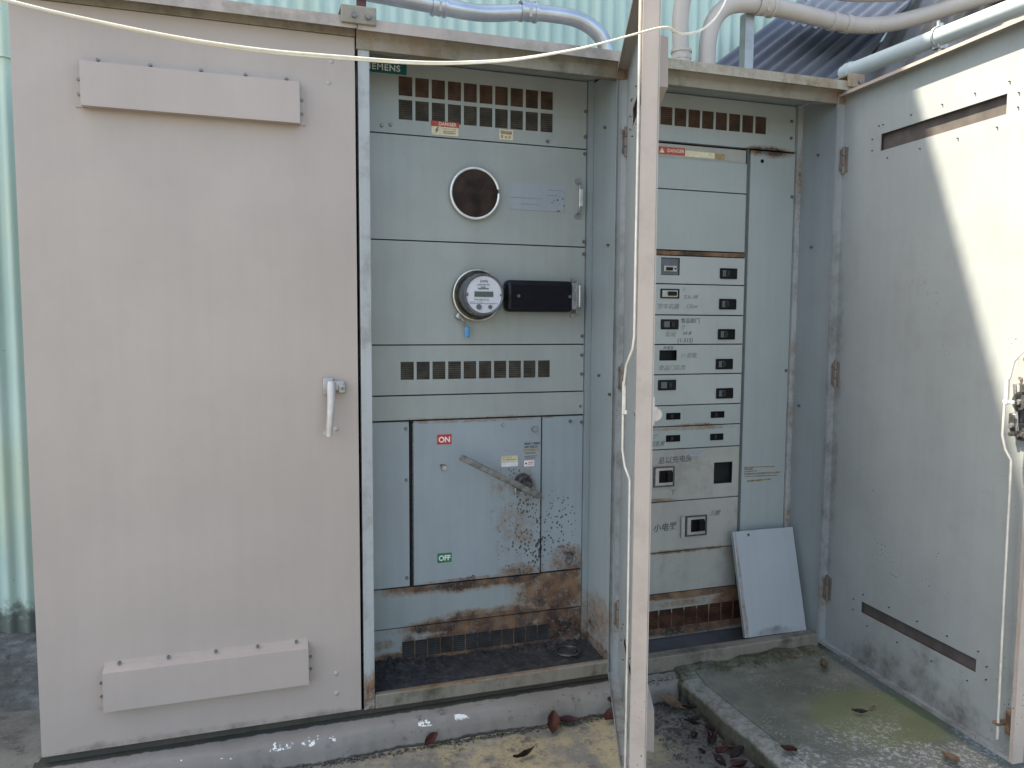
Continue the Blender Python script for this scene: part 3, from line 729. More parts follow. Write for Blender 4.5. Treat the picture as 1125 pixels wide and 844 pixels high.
def breaker(cx, cz, w=.078, h=.041, style='black', flip=1):
    if style == 'black':
        o = MB().box(cx-w/2, cx+w/2, BY-.005, BY-.0005, cz-h/2, cz+h/2, .003, 2).build('circuit_breaker', 'black', cab)
        MB().box(cx-w*.36, cx-w*.02, BY-.0065, BY-.005, cz-h*.3, cz+h*.3, .001).build('rating_plate', 'bframe', o)
        MB().box(cx-w*.10*flip-.006, cx-w*.10*flip+.008, BY-.014, BY-.005, cz-h*.26, cz+h*.26, .002).build('toggle', 'toggle', o)
    elif style == 'small':
        o = MB().box(cx-w/2, cx+w/2, BY-.003, BY-.0005, cz-h/2, cz+h/2, .001).build('circuit_breaker', 'hole', cab)
        MB().box(cx-w*.22, cx-w*.04, BY-.008, BY-.003, cz-h*.28, cz+h*.28, .001).build('toggle', 'toggle', o)
    elif style == 'silver':
        o = MB().plate(cx-w/2, cx+w/2, cz-h/2, cz+h/2, BY-.004, .0035, [(cx-w*.42, cx+w*.42, cz-h*.36, cz+h*.36)]).build('circuit_breaker', 'black', cab)
        MB().box(cx-w*.42, cx+w*.42, BY-.0025, BY-.0005, cz-h*.36, cz+h*.36).build('face', 'bwhite', o)
        MB().box(cx-w*.12, cx+w*.34, BY-.010, BY-.0025, cz-h*.22, cz+h*.22, .002).build('toggle', 'black', o)
    elif style == 'big':
        o = MB().plate(cx-w/2, cx+w/2, cz-h/2, cz+h/2, BY-.006, .0055, [(cx-w*.43, cx+w*.43, cz-h*.43, cz+h*.43)]).build('circuit_breaker', 'steel_dark', cab)
        MB().plate(cx-w*.43, cx+w*.43, cz-h*.43, cz+h*.43, BY-.003, .0025, [(cx-w*.24, cx+w*.40, cz-h*.30, cz+h*.30)]).build('face', 'bwhite', o)
        r = MB().box(cx-w*.24, cx+w*.40, BY-.0012, BY-.0006, cz-h*.30, cz+h*.30)
        for i in range(4): r.box(cx-w*.22+i*w*.085, cx-w*.18+i*w*.085, BY-.012, BY-.0012, cz-h*.27, cz+h*.27)
        r.box(cx+w*.06, cx+w*.36, BY-.019, BY-.0012, cz-h*.24, cz+h*.26, .003)
        r.build('toggle', 'black', o)
    return o
# row 1: large grey breaker in its opening
o = MB().box(1.165, 1.242, BY+.006, BY+.020, 1.434, 1.496).build('circuit_breaker', 'bframe', cab)
MB().box(1.176, 1.232, BY+.001, BY+.006, 1.446, 1.468, .001).build('face', M['bwhite'], o)
MB().box(1.186, 1.214, BY-.004, BY+.001, 1.450, 1.462, .001).box(1.222, 1.229, BY-.001, BY+.001, 1.454, 1.460).build('toggle', 'black', o)
breaker(1.460, 1.444)
breaker(1.203, 1.362, .080, .036, 'silver'); breaker(1.460, 1.325)
breaker(1.205, 1.245, .076, .038, flip=-1); breaker(1.458, 1.207)
breaker(1.452, 1.090)
breaker(1.199, 1.012, .078, .040, flip=-1); breaker(1.457, .974)
breaker(1.230, .890, .062, .026, 'small'); breaker(1.428, .890, .062, .026, 'small')
breaker(1.231, .803, .062, .026, 'small'); breaker(1.427, .801, .060, .026, 'small')
breaker(1.194, .655, .090, .080, 'big'); breaker(1.342, .450, .096, .082, 'big')
MB().box(1.272, 1.287, BY-.010, BY-.0065, .410, .491).build('breaker_frame_edge', 'bwhite', cab)
# handwriting
def scrawl(body, x, z, size, mat='ink', sh=.25, rot=0, bold=.0):
    MB().text(body, x, z, size, BY-.0008, t=.0006, shear=sh, rot=rot, bold=bold).build('handwriting', mat, cab)
scrawl('主从-3楼', 1.262, 1.345, .017, 'inkfaint'); scrawl('空车机器', 1.150, 1.305, .0235, 'inkfaint'); scrawl('15kw', 1.272, 1.307, .024, 'inkfaint', .4); scrawl('Z', 1.258, 1.374, .017, 'inkfaint')
scrawl('食品部门', 1.254, 1.252, .021, 'ink', -.1); scrawl('厅', 1.256, 1.228, .018, 'inkfaint'); scrawl('3.8 水', 1.262, 1.206, .016, 'ink'); scrawl('车间', 1.185, 1.198, .023, 'inkfaint'); scrawl('(1-515)', 1.240, 1.176, .023, 'ink', .2)
scrawl('外卖车', 1.178, 1.149, .0155, 'ink'); scrawl('21-铝辊:', 1.255, 1.118, .021, 'inkfaint'); scrawl('食品门店用', 1.160, 1.070, .0235, 'inkfaint')
scrawl('三厂', 1.125, .805, .019, 'ink'); scrawl('卫生房', 1.13, .778, .021, 'ink', .4)
scrawl('总以充电房', 1.168, .707, .030, 'ink', .1, R(-1.5), .0003); scrawl('下', 1.222, .582, .024, 'ink')
scrawl('小电器', 1.152, .440, .034, 'ink', .2, R(-2), .0006); scrawl('三相', 1.400, .486, .024, M['ink'], .5)
MB().box(1.305, 1.372, BY-.0014, BY-.0004, .728, .756).build('label', M['plate'], cab)
MB().box(1.310, 1.366, BY-.0022, BY-.0015, .746, .748).box(1.310, 1.355, BY-.0022, BY-.0015, .738, .740).build('label_print', 'inkfaint', cab)
# danger strip
YS = PY+.008
o = sticker(1.140, 1.262, 1.884, 1.912, 'redlab', YS, 'danger_label')
MB().text('DANGER', 1.186, 1.893, .018, YS-.0016, bold=.0003).extr([(1.163, 1.908), (1.152, 1.889), (1.174, 1.889)], 'y', YS-.0018, YS-.0012).build('lettering', 'cream', o)
sticker(1.263, 1.392, 1.882, 1.904, 'cream', YS, 'warning_label'); sticker(1.393, 1.438, 1.880, 1.902, 'tan', YS, 'warning_label')
# masking-tape residue on the wiring cover
tp = MB()
for (a, b, z) in ((1.560, 1.705, .668), (1.560, 1.730, .640), (1.562, 1.72, .630), (1.558, 1.62, .652), (1.575, 1.69, .612), (1.560, 1.60, .660)):
    tp.box(a, b, PY-.0052, PY-.0043, z, z+random.uniform(.003, .006), rot=Matrix.Rotation(R(random.uniform(-2, 2)), 3, 'Y'))
tp.build('tape_residue', flat('old_tape', (.24, .17, .10), .8, 0, .4, 60), cab)
MB().cyl((1.600, PY-.005, 1.885), (0, -1, 0), .007, .003, 16).build('screw_hole', 'hole', cab)
dup(screw_src, (1.745, PY-.004, 1.755)); dup(screw_src, (1.745, PY-.004, 1.06)); dup(screw_src, (1.735, PY, 2.05)); dup(screw_src, (1.735, PY, 1.985))

# ================================================================== DOORS
HOODZ = ((1.826, 1.944, .018), (.130, .244, .018))
def vdoor(hx, mirror, W, ang, inner_mat, label, lever=True):
    """pan door. closed: sheet in x-z at y 0 (outer face), flanges towards +y. mirror -1: extends to -x from its hinge"""
    off = .0115 if ang else 0
    e = empty('door', (hx + off*math.sin(ang), -off*math.cos(ang), 0), ang, cab); e['label'] = label
    def X(a, b): return (a*mirror, b*mirror) if mirror > 0 else (-b, -a)
    z0, z1 = .006, 2.099
    slots = [(*X(.170+.03, .740-.03), 1.856, 1.914), (*X(.170+.03, .740-.03), .192, .234)]
    a, b = X(.002, W)
    MB().plate(a, b, z0, z1, 0, .0016, slots).build('outer_skin', 'beige', e)
    MB().plate(a+.0008, b-.0008, z0+.0008, z1-.0008, .0019, .0012, slots).build('inner_skin', inner_mat, e)
    # flanges: a = hinge or free side depending on the hand of the door
    free_a = mirror < 0
    def side(x0, sgn, nm, mat):
        f = MB(); lo, hi = sorted((x0, x0+sgn*.0018)); f.box(lo, hi, .0035, .040, z0, z1)
        lo, hi = sorted((x0+sgn*.002, x0+sgn*.013)); f.box(lo, hi, .0382, .040, z0+.002, z1-.002)
        f.build(nm, mat, e)
    side(a, 1, 'edge_flange' if free_a else 'hinge_flange', 'beige_edge' if free_a else inner_mat)
    side(b, -1, 'hinge_flange' if free_a else 'edge_flange', inner_mat if free_a else 'beige_edge')
    f = MB()
    f.box(a+.002, b-.002, .0035, .040, z0, z0+.0018); f.box(a+.0135, b-.0135, .0382, .040, z0+.002, z0+.011)
    f.build('bottom_flange', inner_mat, e)
    f = MB()
    f.box(a+.002, b-.002, .0035, .040, z1-.0018, z1); f.box(a+.0135, b-.0135, .0382, .040, z1-.011, z1-.002)
    f.build('top_flange', 'beige', e)
    # hoods
    blt = None
    for zz0, zz1, dz in HOODZ:
        ha, hb = X(.170, .740); h = MB()
        h.strip([(-.0006, zz1+.020), (-.0020, zz1+.0085), (-.035, zz1), (-.037, zz0), (-.010, zz0+.001)], .0016, 'x', ha, hb)
        for xx in (ha, hb-.0016): h.extr([(-.0004, zz1+.006), (-.034, zz1-.001), (-.035, zz0+.001), (-.0004, zz0+.001)], 'x', xx, xx+.0016)
        h.box(ha-.018, ha+.0002, -.0042, -.0004, zz0+.002, zz1-.012); h.box(hb-.0002, hb+.018, -.0042, -.0004, zz0+.002, zz1-.012)
        h.build('vent_hood', 'beige', e)
        MB().box(ha+.02, hb-.02, -.0135, -.012, zz0+.008, zz1-.008).build('slot_shade_sheet', M['filter'], e)  # brown sheet added behind the slots, its colour standing for hood shade
        pts = [(ha+(hb-ha)*t, zz1+.014) for t in (.07, .30, .53, .74, .94)] + [(ha-.009, z) for z in (zz0+.035, zz0+.075)] + [(hb+.009, z) for z in (zz0+.035, zz0+.075)]
        for x, z in pts:
            if blt is None: blt = MB().cyl((0, -.004, 0), (0, -1, 0), .0052, .009, 8, .004).build('bolt', 'bolt', e, (x, 0, z)); continue
            dup(blt, (x, 0, z))
        # screw tips on the inside
    tip = MB().cyl((0, .0055, 0), (0, 1, 0), .0020, .005, 8).build('screw_tip', 'steel_dark', e, (X(.19, .19)[0], 0, 1.945))
    for zt, zb in ((1.945, 1.825), (.262, .155)):
        for t in (.04, .25, .47, .70, .93): dup(tip, ((ha+(hb-ha)*t), 0, zt)); 
        for t in (.10, .35, .62, .88): dup(tip, ((ha+(hb-ha)*t), 0, zb))
        for z in ((zt+zb)/2-.02, (zt+zb)/2+.02): dup(tip, (ha-.01, 0, z)); dup(tip, (hb+.01, 0, z))
    # carriage bolts near the free edge
    cbt = MB().cyl((0, -.002, 0), (0, -1, 0), .0085, .004, 18, .004).build('rivet', 'bolt_paint', e, (X(W-.07, W-.07)[0], 0, 2.022), smooth=50)
    for z in (1.960, .137, .072): dup(cbt, (X(W-.078, W-.078)[0], 0, z))
    for dx, z in ((.098, .905), (.068, .918)): dup(cbt, (X(W-dx, W-dx)[0], 0, z))
    # outer handle
    xs_ = X(W-.085, W-.085)[0]; mm = mirror
    if not lever:
        MB().box(xs_-.050, xs_+.006, -.008, -.0006, 1.005, 1.075, .003, 2).cyl((xs_-.030, -.012, 1.030), (1, 0, 0), .016, .009, 24, bev=.002).box(xs_-.035, xs_-.025, -.016, -.002, 1.012, 1.050, .004, 2).build('padlock_hasp', flat('cream_cast_hasp', (.52, .47, .43), .4, .1, .1), e, smooth=50)
    else:
        hm = MB()
        hm.box(min(xs_-.022*mm, xs_+.010*mm), max(xs_-.022*mm, xs_+.010*mm), -.012, -.0006, 1.025, 1.078, .003, 2)
        hm.box(min(xs_, xs_+.044*mm), max(xs_, xs_+.044*mm), -.024, -.0006, 1.037, 1.068, .006, 3)
        hm.box(min(xs_+.022*mm, xs_+.046*mm), max(xs_+.022*mm, xs_+.046*mm), -.030, -.002, 1.030, 1.058, .006, 3)
        hm.cyl((xs_, -.018, 1.052), (0, -1, 0), .014, .024, 20)
        ho = hm.build('handle', flat('grey_cast_handle', (.36, .35, .34), .4, .3, .12), e, smooth=50)
        lv_ = MB().tube([(xs_, -.030, 1.066), (xs_, -.034, 1.05), (xs_-.001*mm, -.040, 1.0), (xs_-.006*mm, -.044, .94), (xs_-.009*mm, -.042, .902)], [.0125, .0135, .012, .0105, .0085], 14, 1)
        lv_.build('handle_lever', flat('pale_handle_lever', (.50, .48, .46), .35, .2, .1), e, smooth=60)
        MB().cyl((xs_+.034*mm, -.032, 1.046), (0, -1, 0), .005, .006, 10).build('screw', 'bolt', e)
    # inside: locking rod, keepers, lock body
    if inner_mat is not None and mirror < 0:
        s0 = -(.822)
        rd = MB()
        rd.tube([(s0-.043, .045, 2.08), (s0-.043, .045, 1.22), (s0-.040, .048, 1.19), (s0-.012, .060, 1.15), (s0-.004, .064, 1.10)], .0038, 10)
        rd.tube([(s0+.006, .064, 1.035), (s0+.008, .064, .94), (s0+.002, .058, .90), (s0-.008, .046, .87), (s0-.010, .045, .45), (s0-.014, .045, .055)], .0038, 10)
        rd.build('locking_rod', 'rod', e, smooth=60)
        MB().box(s0-.020, s0+.016, .056, .064, 1.030, 1.040, .002).box(s0-.003, s0+.008, .058, .068, 1.028, 1.110, .002).build('rod_link', 'rod', e)
        s0 = -(.775)
        MB().box(s0-.095, s0-.030, .0035, .0065, 1.075, 1.195, .001).box(s0-.060, s0-.030, .0068, .0100, 1.085, 1.16, .001).build('lock_plate', paint('rust_spotted_plate', (.42, .37, .32), .5, .08, .05, speck=.12), e)
        lk = MB().box(s0-.090, s0-.040, .008, .016, .925, 1.085, .002).cyl((s0-.060, .022, 1.035), (0, 1, 0), .030, .012, 28).cyl((s0-.060, .030, 1.035), (0, 1, 0), .022, .010, 20)
        lk.box(s0-.090, s0-.022, .016, .024, .935, .975, .003).box(s0-.046, s0-.020, .012, .028, .955, 1.0, .003)
        for i in range(6): lk.cyl((s0-.030-.012*i, .026, .94+.004*(i % 2)), (0, 1, 0), .006, .008, 8)
        lk.build('lock_body', 'steel_dark', e, smooth=40)
        MB().box(s0-.045, s0-.036, .020, .026, .95, 1.085, .001, rot=Matrix.Rotation(R(8), 3, 'Y')).cyl((s0-.058, .036, 1.035), (0, 1, 0), .008, .008, 12).cyl((s0-.035, .032, .965), (0, 1, 0), .007, .008, 10).cyl((s0-.05, .012, 1.155), (0, 1, 0), .006, .006, 10).cyl((s0-.04, .012, 1.10), (0, 1, 0), .006, .006, 10).build('lock_arm', 'steel', e)
        for z in (.10,):
            MB().box(s0-.066, s0-.046, .0035, .052, z-.004, z+.004, .001).box(s0-.080, s0-.062, .0035, .022, z-.03, z+.045, .002).build('rod_guide', M['door_rusty'], e)
    return e
M['door_rusty'] = paint('rusty_guide', (.2, .19, .18), .6, .1, .1, speck=.2, rust=[(-.84, .1, .06, .06, .5)])
vdoor(-.908, 1, .904, 0, M['door_inner'], 'closed beige door with two vent hoods and hanging lever handle')
dmid = vdoor(.897, -1, .880, R(67.9), M['door_inner'], 'open door seen nearly edge on between the meter section and the breaker section', lever=False)
drt = vdoor(1.7975, -1, .885, R(86.3), M['door_inner'], 'wide open right door showing its grey inside with two slots')
# hinges
def hinge(x, y, z):
    o = MB()
    for i in range(3): o.cyl((x, y, z-.034+i*.034), (0, 0, 1), .007, .031, 12)
    o.box(x-.014, x-.004, y+.001, y+.004, z-.04, z+.04).box(x-.001, x+.003, y-.022, y-.004, z-.045, z+.045)
    o.cyl((x-.014, y-.001, z+.03), (0, -1, 0), .004, .004, 8).cyl((x-.014, y-.001, z-.03), (0, -1, 0), .004, .004, 8)
    return o.build('hinge', paint('hinge_steel', (.17, .15, .13), .6, .25, .1, speck=.25, grime=((.06, .035, .02), .8)) if 'hg' not in M else M['hg'], cab, smooth=40)
for z in (1.86, 1.06, .22):
    M['hg'] = hinge(.900, -.010, z).data.materials[0]; hinge(1.802, -.010, z)
# studs on the side wall
for x, z in ((.874, 2.02),): pass
st = MB().cyl((-.004, 0, 0), (-1, 0, 0), .005, .009, 8).build('stud', 'bolt', cab, (.8745, .10, 1.93))
for y, z in ((.12, 1.06), (.03, 1.00), (.17, .13), (.06, 1.52)): dup(st, (.8745, y, z))
dup(st, (1.7795, .1, 1.90)); dup(st, (1.7795, .16, .92)); dup(st, (1.7795, .12, 1.55))

# ================================================================== LOOSE THINGS
# leaning cover plate
pl = MB()
pm = paint('loose_cover_paint', (.37, .41, .428), .42, .06, .05, speck=.12, dirt=[(.14, 0, .2, .05, .5)], rust=[(.01, .1, .012, .4, .4)])
w, hgt = .283, .405
pl.plate(0, w, 0, hgt, 0, .0018, [(.065, .077, hgt-.022, hgt-.012)])
pl.box(0, .0018, .002, .014, 0, hgt); pl.box(w-.0018, w, .002, .014, 0, hgt); pl.box(.002, w-.002, .002, .014, hgt-.0018, hgt)
pl.box(.001, w-.001, -.0008, -.0001, hgt-.031, hgt-.030)
po = pl.build('loose_cover_plate', pm)
bl = Vector((1.475, .048, .036)); br = Vector((1.757, .046, .034)); tl = Vector((1.506, .158, .432))
ux = (br-bl).normalized(); uz = (tl-bl); uz = (uz - ux*uz.dot(ux)).normalized(); uy = uz.cross(ux)
mm_ = Matrix.Identity(4)
for i in range(3): mm_[i][0] = ux[i]; mm_[i][1] = uy[i]; mm_[i][2] = uz[i]; mm_[i][3] = bl[i]
po.matrix_world = mm_
tag(po, 'loose pale blue-grey metal cover plate leaning inside the breaker section', 'metal plate')

# conduits
gal = flat('galvanized_conduit', (.44, .47, .50), .28, .85, .12, 9)
tanm = paint('tan_painted_conduit', (.40, .37, .34), .5, .06, .04, speck=.02)
blum = paint('grey_painted_conduit', (.40, .47, .50), .45, .06, .04, speck=.04)
def conduit(name, pts, r, mat, label, coup=(), rings=()):
    e = empty(name, pts[0]); off = Vector(pts[0])
    P = [Vector(p)-off for p in pts]
    MB().tube(P, r, 28, 2).build('pipe', mat, e, smooth=60)
    for (p, d, l) in coup:
        p = Vector(p)-off; d = Vector(d).normalized()
        m = MB().cyl(p, d, r*1.18, l, 28)
        for k in (-1, 0, 1): m.cyl(p+d*k*l*.42, d, r*1.30, l*.16, 8 if k == 0 else 28)
        m.build('coupling', mat, e, smooth=35)
    for (p, d) in rings:
        MB().cyl(Vector(p)-off, d, r*1.12, .03, 28, bev=.002).build('sleeve', mat, e, smooth=35)
    tag(e, label, 'conduit'); return e
LZ = 2.150
conduit('electrical_conduit', [(.985, .3, LZ), (.975, .3, 2.24), (.955, .3, 2.30), (.92, .3, 2.335), (.86, .3, 2.362), (.79, .3, 2.370), (.654, .3, 2.366), (.50, .3, 2.338), (.40, .3, 2.338), (.318, .3, 2.345), (0, .3, 2.36), (-1.2, .3, 2.42)], .0285, gal,
        'shiny galvanized conduit running above the meter section and bending down into its lid', [((.654, .3, 2.366), (1, 0, .03), .062), ((.325, .3, 2.3445), (1, 0, -.02), .05)])
conduit('electrical_conduit', [(1.285, .3, LZ), (1.282, .3, 2.30), (1.277, .3, 2.36), (1.275, .3, 2.44), (1.295, .3, 2.53), (1.36, .3, 2.60), (1.47, .3, 2.625), (1.75, .30, 2.625), (2.1, .28, 2.60), (2.5, .2, 2.66), (2.9, .1, 2.72)], .031, tanm,
        'tan upright conduit nearest the middle door, curving out of the top of the photo', [((1.284, .3, 2.27), (0, 0, 1), .062)])
conduit('electrical_conduit', [(1.40, .3, LZ), (1.398, .3, 2.28), (1.40, .3, 2.36), (1.425, .3, 2.44), (1.48, .3, 2.492), (1.55, .3, 2.512), (1.65, .3, 2.517), (1.787, .3, 2.512), (2.0, .3, 2.495), (2.14, .30, 2.495), (2.28, .28, 2.515), (2.42, .24, 2.555), (2.56, .18, 2.60), (2.9, .02, 2.70)], .033, tanm,
        'tan conduit arching over the strut post and running right past the roof sheets', [((1.655, .3, 2.517), (1, 0, -.02), .075)], [((1.99, .3, 2.496), (1, 0, -.08)), ((2.06, .3, 2.4945), (1, 0, 0))])
conduit('electrical_conduit', [(2.0, .235, 2.268), (2.0, 0, 2.262), (2.0, -.5, 2.252), (2.0, -1.2, 2.24), (2.0, -2.2, 2.22)], .031, blum,
        'blue-grey conduit above the open right door, its near end in sunlight', (), [((2.0, .20, 2.268), (0, 1, .02)), ])
clm = MB().box(1.985, 2.03, -.245, -.215, 2.216, 2.236, .002).ring((2.0, -.23, 2.2585), (0, 1, 0), .034, .004, 28, 8).cyl((1.99, -.235, 2.30), (0, 0, 1), .006, .02, 8).cyl((2.012, -.23, 2.297), (0, 0, 1), .006, .02, 8).box(1.992, 2.008, -.238, -.222, 1.9, 2.216)
clo = clm.build('pipe_clamp', 'steel', None, smooth=40); tag(clo, 'steel clamp on stand under the blue-grey conduit above the right door', 'pipe clamp')
# strut post
sp = MB().strip([(1.628, .345), (1.628, .365), (1.588, .365), (1.588, .325), (1.628, .325), (1.628, .337)], .0025, 'z', LZ, 2.49)
spo = sp.build('strut_post', flat('zinc_strut', (.30, .32, .33), .45, .5, .1, 20)); tag(spo, 'slotted steel strut post standing on the cabinet lid under the arched tan conduit', 'strut post')
# red-brown post and dark pipe at top
rp = MB().box(.045, .075, .30, .33, LZ, 3.1, .002).build('brown_post', flat('oxide_red_paint', (.085, .025, .022), .5)); tag(rp, 'short red-brown steel post behind the bolted bracket on the lid', 'post')

# corrugated roof sheets
def roof_sheet(name, poly, rib, n, mat, label, pitch=.060, amp=.013, th=.0025):
    """sheet clipped to polygon 'poly' (3D, coplanar-ish); ribs along 'rib'"""
    n = Vector(n).normalized(); u = Vector(rib); u = (u - n*u.dot(n)).normalized(); v = n.cross(u); o0 = Vector(poly[0])
    P = [((Vector(p)-o0).dot(v), (Vector(p)-o0).dot(u)) for p in poly]
    a0, a1 = min(p[0] for p in P), max(p[0] for p in P); m = MB(); rows = []
    N = max(8, int((a1-a0)/(pitch/8)))
    for i in range(N+1):
        a = a0+1e-4 + (a1-a0-2e-4)*i/N; hits = []
        for (p, q_) in zip(P, P[1:]+P[:1]):
            if (p[0]-a)*(q_[0]-a) < 0: t = (a-p[0])/(q_[0]-p[0]); hits.append(p[1]+t*(q_[1]-p[1]))
        if len(hits) < 2: continue
        lo, hi = min(hits), max(hits); off = amp*math.cos(2*math.pi*a/pitch)
        rows.append([m.bm.verts.new(o0 + v*a + u*b + n*(off-d)) for b, d in ((lo, 0), (hi, 0), (hi, th), (lo, th))])
    for r_, s_ in zip(rows, rows[1:]):
        for j in range(4): m.bm.faces.new((r_[j], r_[(j+1) % 4], s_[(j+1) % 4], s_[j]))
    o = m.build(name, mat, None, smooth=60); tag(o, label, 'roof sheet'); return o
def zinc(name, base):
    k = NK(name)
    c = k.mix(k.smooth(k.noise(3, 6, .6), .3, .7), tuple(x*.8 for x in base), tuple(x*1.15 for x in base))
    c = k.mix(k.smooth(k.noise(16, 7, .7), .56, .72, 0, .5), c, (.10, .085, .07))
    return k.out(c, .5, k.bump(k.noise(50, 4), .1, .002), .1)
nA = (-.35, -.6, .72); nB = (-.6, -.5, .6)
zA = zinc('blue_grey_roof_metal', (.105, .12, .15)); zB = zinc('dull_roof_metal', (.15, .15, .15)); zC = zinc('top_roof_metal', (.24, .25, .27))
roof_sheet('roof_sheet', [(1.50, .70, 2.31), (1.58, .70, 2.34), (1.971, .766, 2.598), (2.276, .871, 2.834), (2.62, .60, 2.78), (2.509, .497, 2.636), (2.042, .292, 2.238), (2.0, .12, 2.07), (1.48, .58, 2.20)], Vector((2.141, .639, 2.576))-Vector((1.829, .552, 2.351)), nA, zA,
           'slumped blue-grey corrugated roof sheet lying behind the strut post')
roof_sheet('roof_sheet', [(2.01, .66, 2.70), (1.955, .54, 2.585), (2.06, .41, 2.52), (2.18, .27, 2.462), (2.40, .33, 2.62), (2.62, .42, 2.86)], Vector((2.141, .639, 2.576))-Vector((1.829, .552, 2.351)), nA, zC,
           'upper corrugated roof sheet with a wavy cut edge under the tan conduit', .052, .012)
roof_sheet('roof_sheet', [(2.11, .36, 2.17), (2.20, .384, 2.285), (2.47, .448, 2.61), (2.60, .506, 2.80), (3.2, -.10, 2.90), (3.2, -.6, 2.48), (2.5, -.45, 1.95), (2.3, .10, 2.05)], Vector((2.653, .298, 2.668))-Vector((2.381, .203, 2.317)), nB, zB,
           'long dull grey corrugated roof sheet sloping up beyond the open right door', .10, .011)
# dark block behind the sheets, painted stand-in for the shaded void
lt = MB()
lt.extr([(1.95, 2.0), (1.95, 2.16), (2.62, 2.62), (4.6, 3.4), (4.6, -.11), (2.05, -.11)], 'y', .62, 3.2)
lto = lt.build('void_backing', flat('painted_void_shade', (.035, .033, .032), .85, 0, .3, 5)); tag(lto, 'shade painted as a dark shed under the slumped corrugated roof sheets', 'backdrop')

# white wire
wp = [(-2.6, -2.1, 1.9), (-1.3, -1.95, 1.62), (-.85, -1.78, 1.56), (-.549, -1.5, 1.572), (-.483, -1.4, 1.597), (-.4, -1.35, 1.605), (-.277, -1.25, 1.631), (-.143, -1.15, 1.666), (-.021, -1.1, 1.688), (.142, -1.05, 1.727), (.308, -1.0, 1.781), (.43, -.95, 1.836), (.546, -.9, 1.891), (.698, -.7, 1.953), (.81, -.6, 2.007), (.919, -.5, 2.088), (1.027, -.4, 2.20), (1.25, .3, 2.7), (1.32, .86, 3.1)]
wp = [Vector(p) for p in wp]
P_ = []
for p0, p1 in zip(wp, wp[1:]):
    n_ = max(1, int((p1-p0).length/.03)); P_ += [p0.lerp(p1, t/n_) for t in range(n_)]
P_.append(wp[-1])
for _ in range(4): P_ = [P_[0]] + [(P_[i-1]+P_[i]*2+P_[i+1])/4 for i in range(1, len(P_)-1)] + [P_[-1]]
wr = MB()
for s_ in (-1, 1):
    wr.tube([p + Vector((0, s_*.0017*math.sin(i*.10), s_*.0018*math.cos(i*.10)*(1 if i < 60 else .8))) + Vector((0, 0, .0012*math.sin(i*.37)*(i > 20))) for i, p in enumerate(P_)], .0019, 8)
wo_ = wr.build('overhead_wire', flat('cream_wire', (.70, .66, .55), .5, 0, .08), smooth=60); tag(wo_, 'twin cream wire sagging across the front of the cabinet', 'wire')

# ------------------------------------------------------------------ leaves, litter
def leaf_mesh(L_, W_, curl, seed):
    rnd = random.Random(seed); m = MB(); n = 10; rows = []
    for i in range(n+1):
        t = i/n; wd = W_*math.sin(math.pi*min(1, t*.94+.03))**.8*(1-.25*t)
        row = []
        for j in range(-3, 4):
            u = j/3; x = (t-.5)*L_; y = u*wd*.5*(1+rnd.uniform(-.08, .08))
            z = curl*(u*u)*wd*.9 + curl*1.2*(t-.5)**2*L_ + rnd.uniform(-.0012, .0012) + .004*math.sin(t*7+u*3)*curl
            row.append(m.bm.verts.new((x, y, z)))
        rows.append(row)
    for a, b in zip(rows, rows[1:]):
        for j in range(6): m.bm.faces.new((a[j], a[j+1], b[j+1], b[j]))
    g2 = bmesh.ops.solidify(m.bm, geom=list(m.bm.faces), thickness=.0006)
    m.tube([(L_*.48, 0, curl*.3*L_), (L_*.62, .003, curl*.3*L_+.004), (L_*.75, .008, .003)], .0009, 6)
    return m
def leafmat(name, c1, c2):
    k = NK(name); return k.out(k.mix(k.smooth(k.noise(40, 6, .7), .35, .65), c1, c2), .6, k.bump(k.noise(120, 4), .3, .001))
LM = [leafmat('leaf_redbrown', (.075, .026, .02), (.15, .055, .04)), leafmat('leaf_tan', (.20, .13, .085), (.34, .24, .16)), leafmat('leaf_dark', (.022, .016, .013), (.06, .036, .028)), leafmat('leaf_maroon', (.05, .015, .018), (.11, .03, .028))]
LG = 'dead leaves fallen around the cabinet base'
def leaf(x, y, z, L_, W_, mi, rz, curl=.35, tilt=(0, 0), label=None, grp=LG):
    o = leaf_mesh(L_, W_, curl, int(x*1000+y*777)).build('dead_leaf', LM[mi], None, smooth=60)
    o.location = (x, y, z); o.rotation_euler = (tilt[0], tilt[1], rz)
    tag(o, label, 'leaf', grp); return o
leaf(.205, -.085, GZ+.022, .060, .034, 0, .6, .5, (.4, -.3), 'curled red-brown leaf, leftmost at the foot of the kerb')
leaf(.612, -.110, GZ+.024, .085, .048, 0, 1.1, .45, (.3, -.5), 'large red-brown leaf pointing down, in the middle of the kerb leaves')
leaf(.672, -.095, GZ+.014, .075, .030, 3, -.25, .5, (.3, 0), 'narrow maroon leaf touching the large leaf at the kerb')
leaf(.835, -.125, GZ+.022, .09, .055, 0, .25, .4, (.2, -.2), 'broad red-brown leaf nearest the middle door at the kerb')
leaf(.86, -.090, GZ+.046, .07, .04, 3, -.5, .5, (.5, .2), 'upturned maroon leaf resting on the broad leaf by the middle door')
leaf(.462, -.245, GZ+.010, .085, .020, 2, .35, .7, (.1, 0), 'rolled dark leaf lying alone on the yellow-stained concrete')
leaf(1.055, -.115, GZ+.026, .085, .045, 1, -.9, .6, (.4, .3), 'pale tan curled leaf beside the corner of the raised slab')
leaf(1.075, -.06, GZ+.03, .06, .012, 2, 1.1, .3, (.2, -.5), 'thin dark twig-like leaf standing at the slab corner')
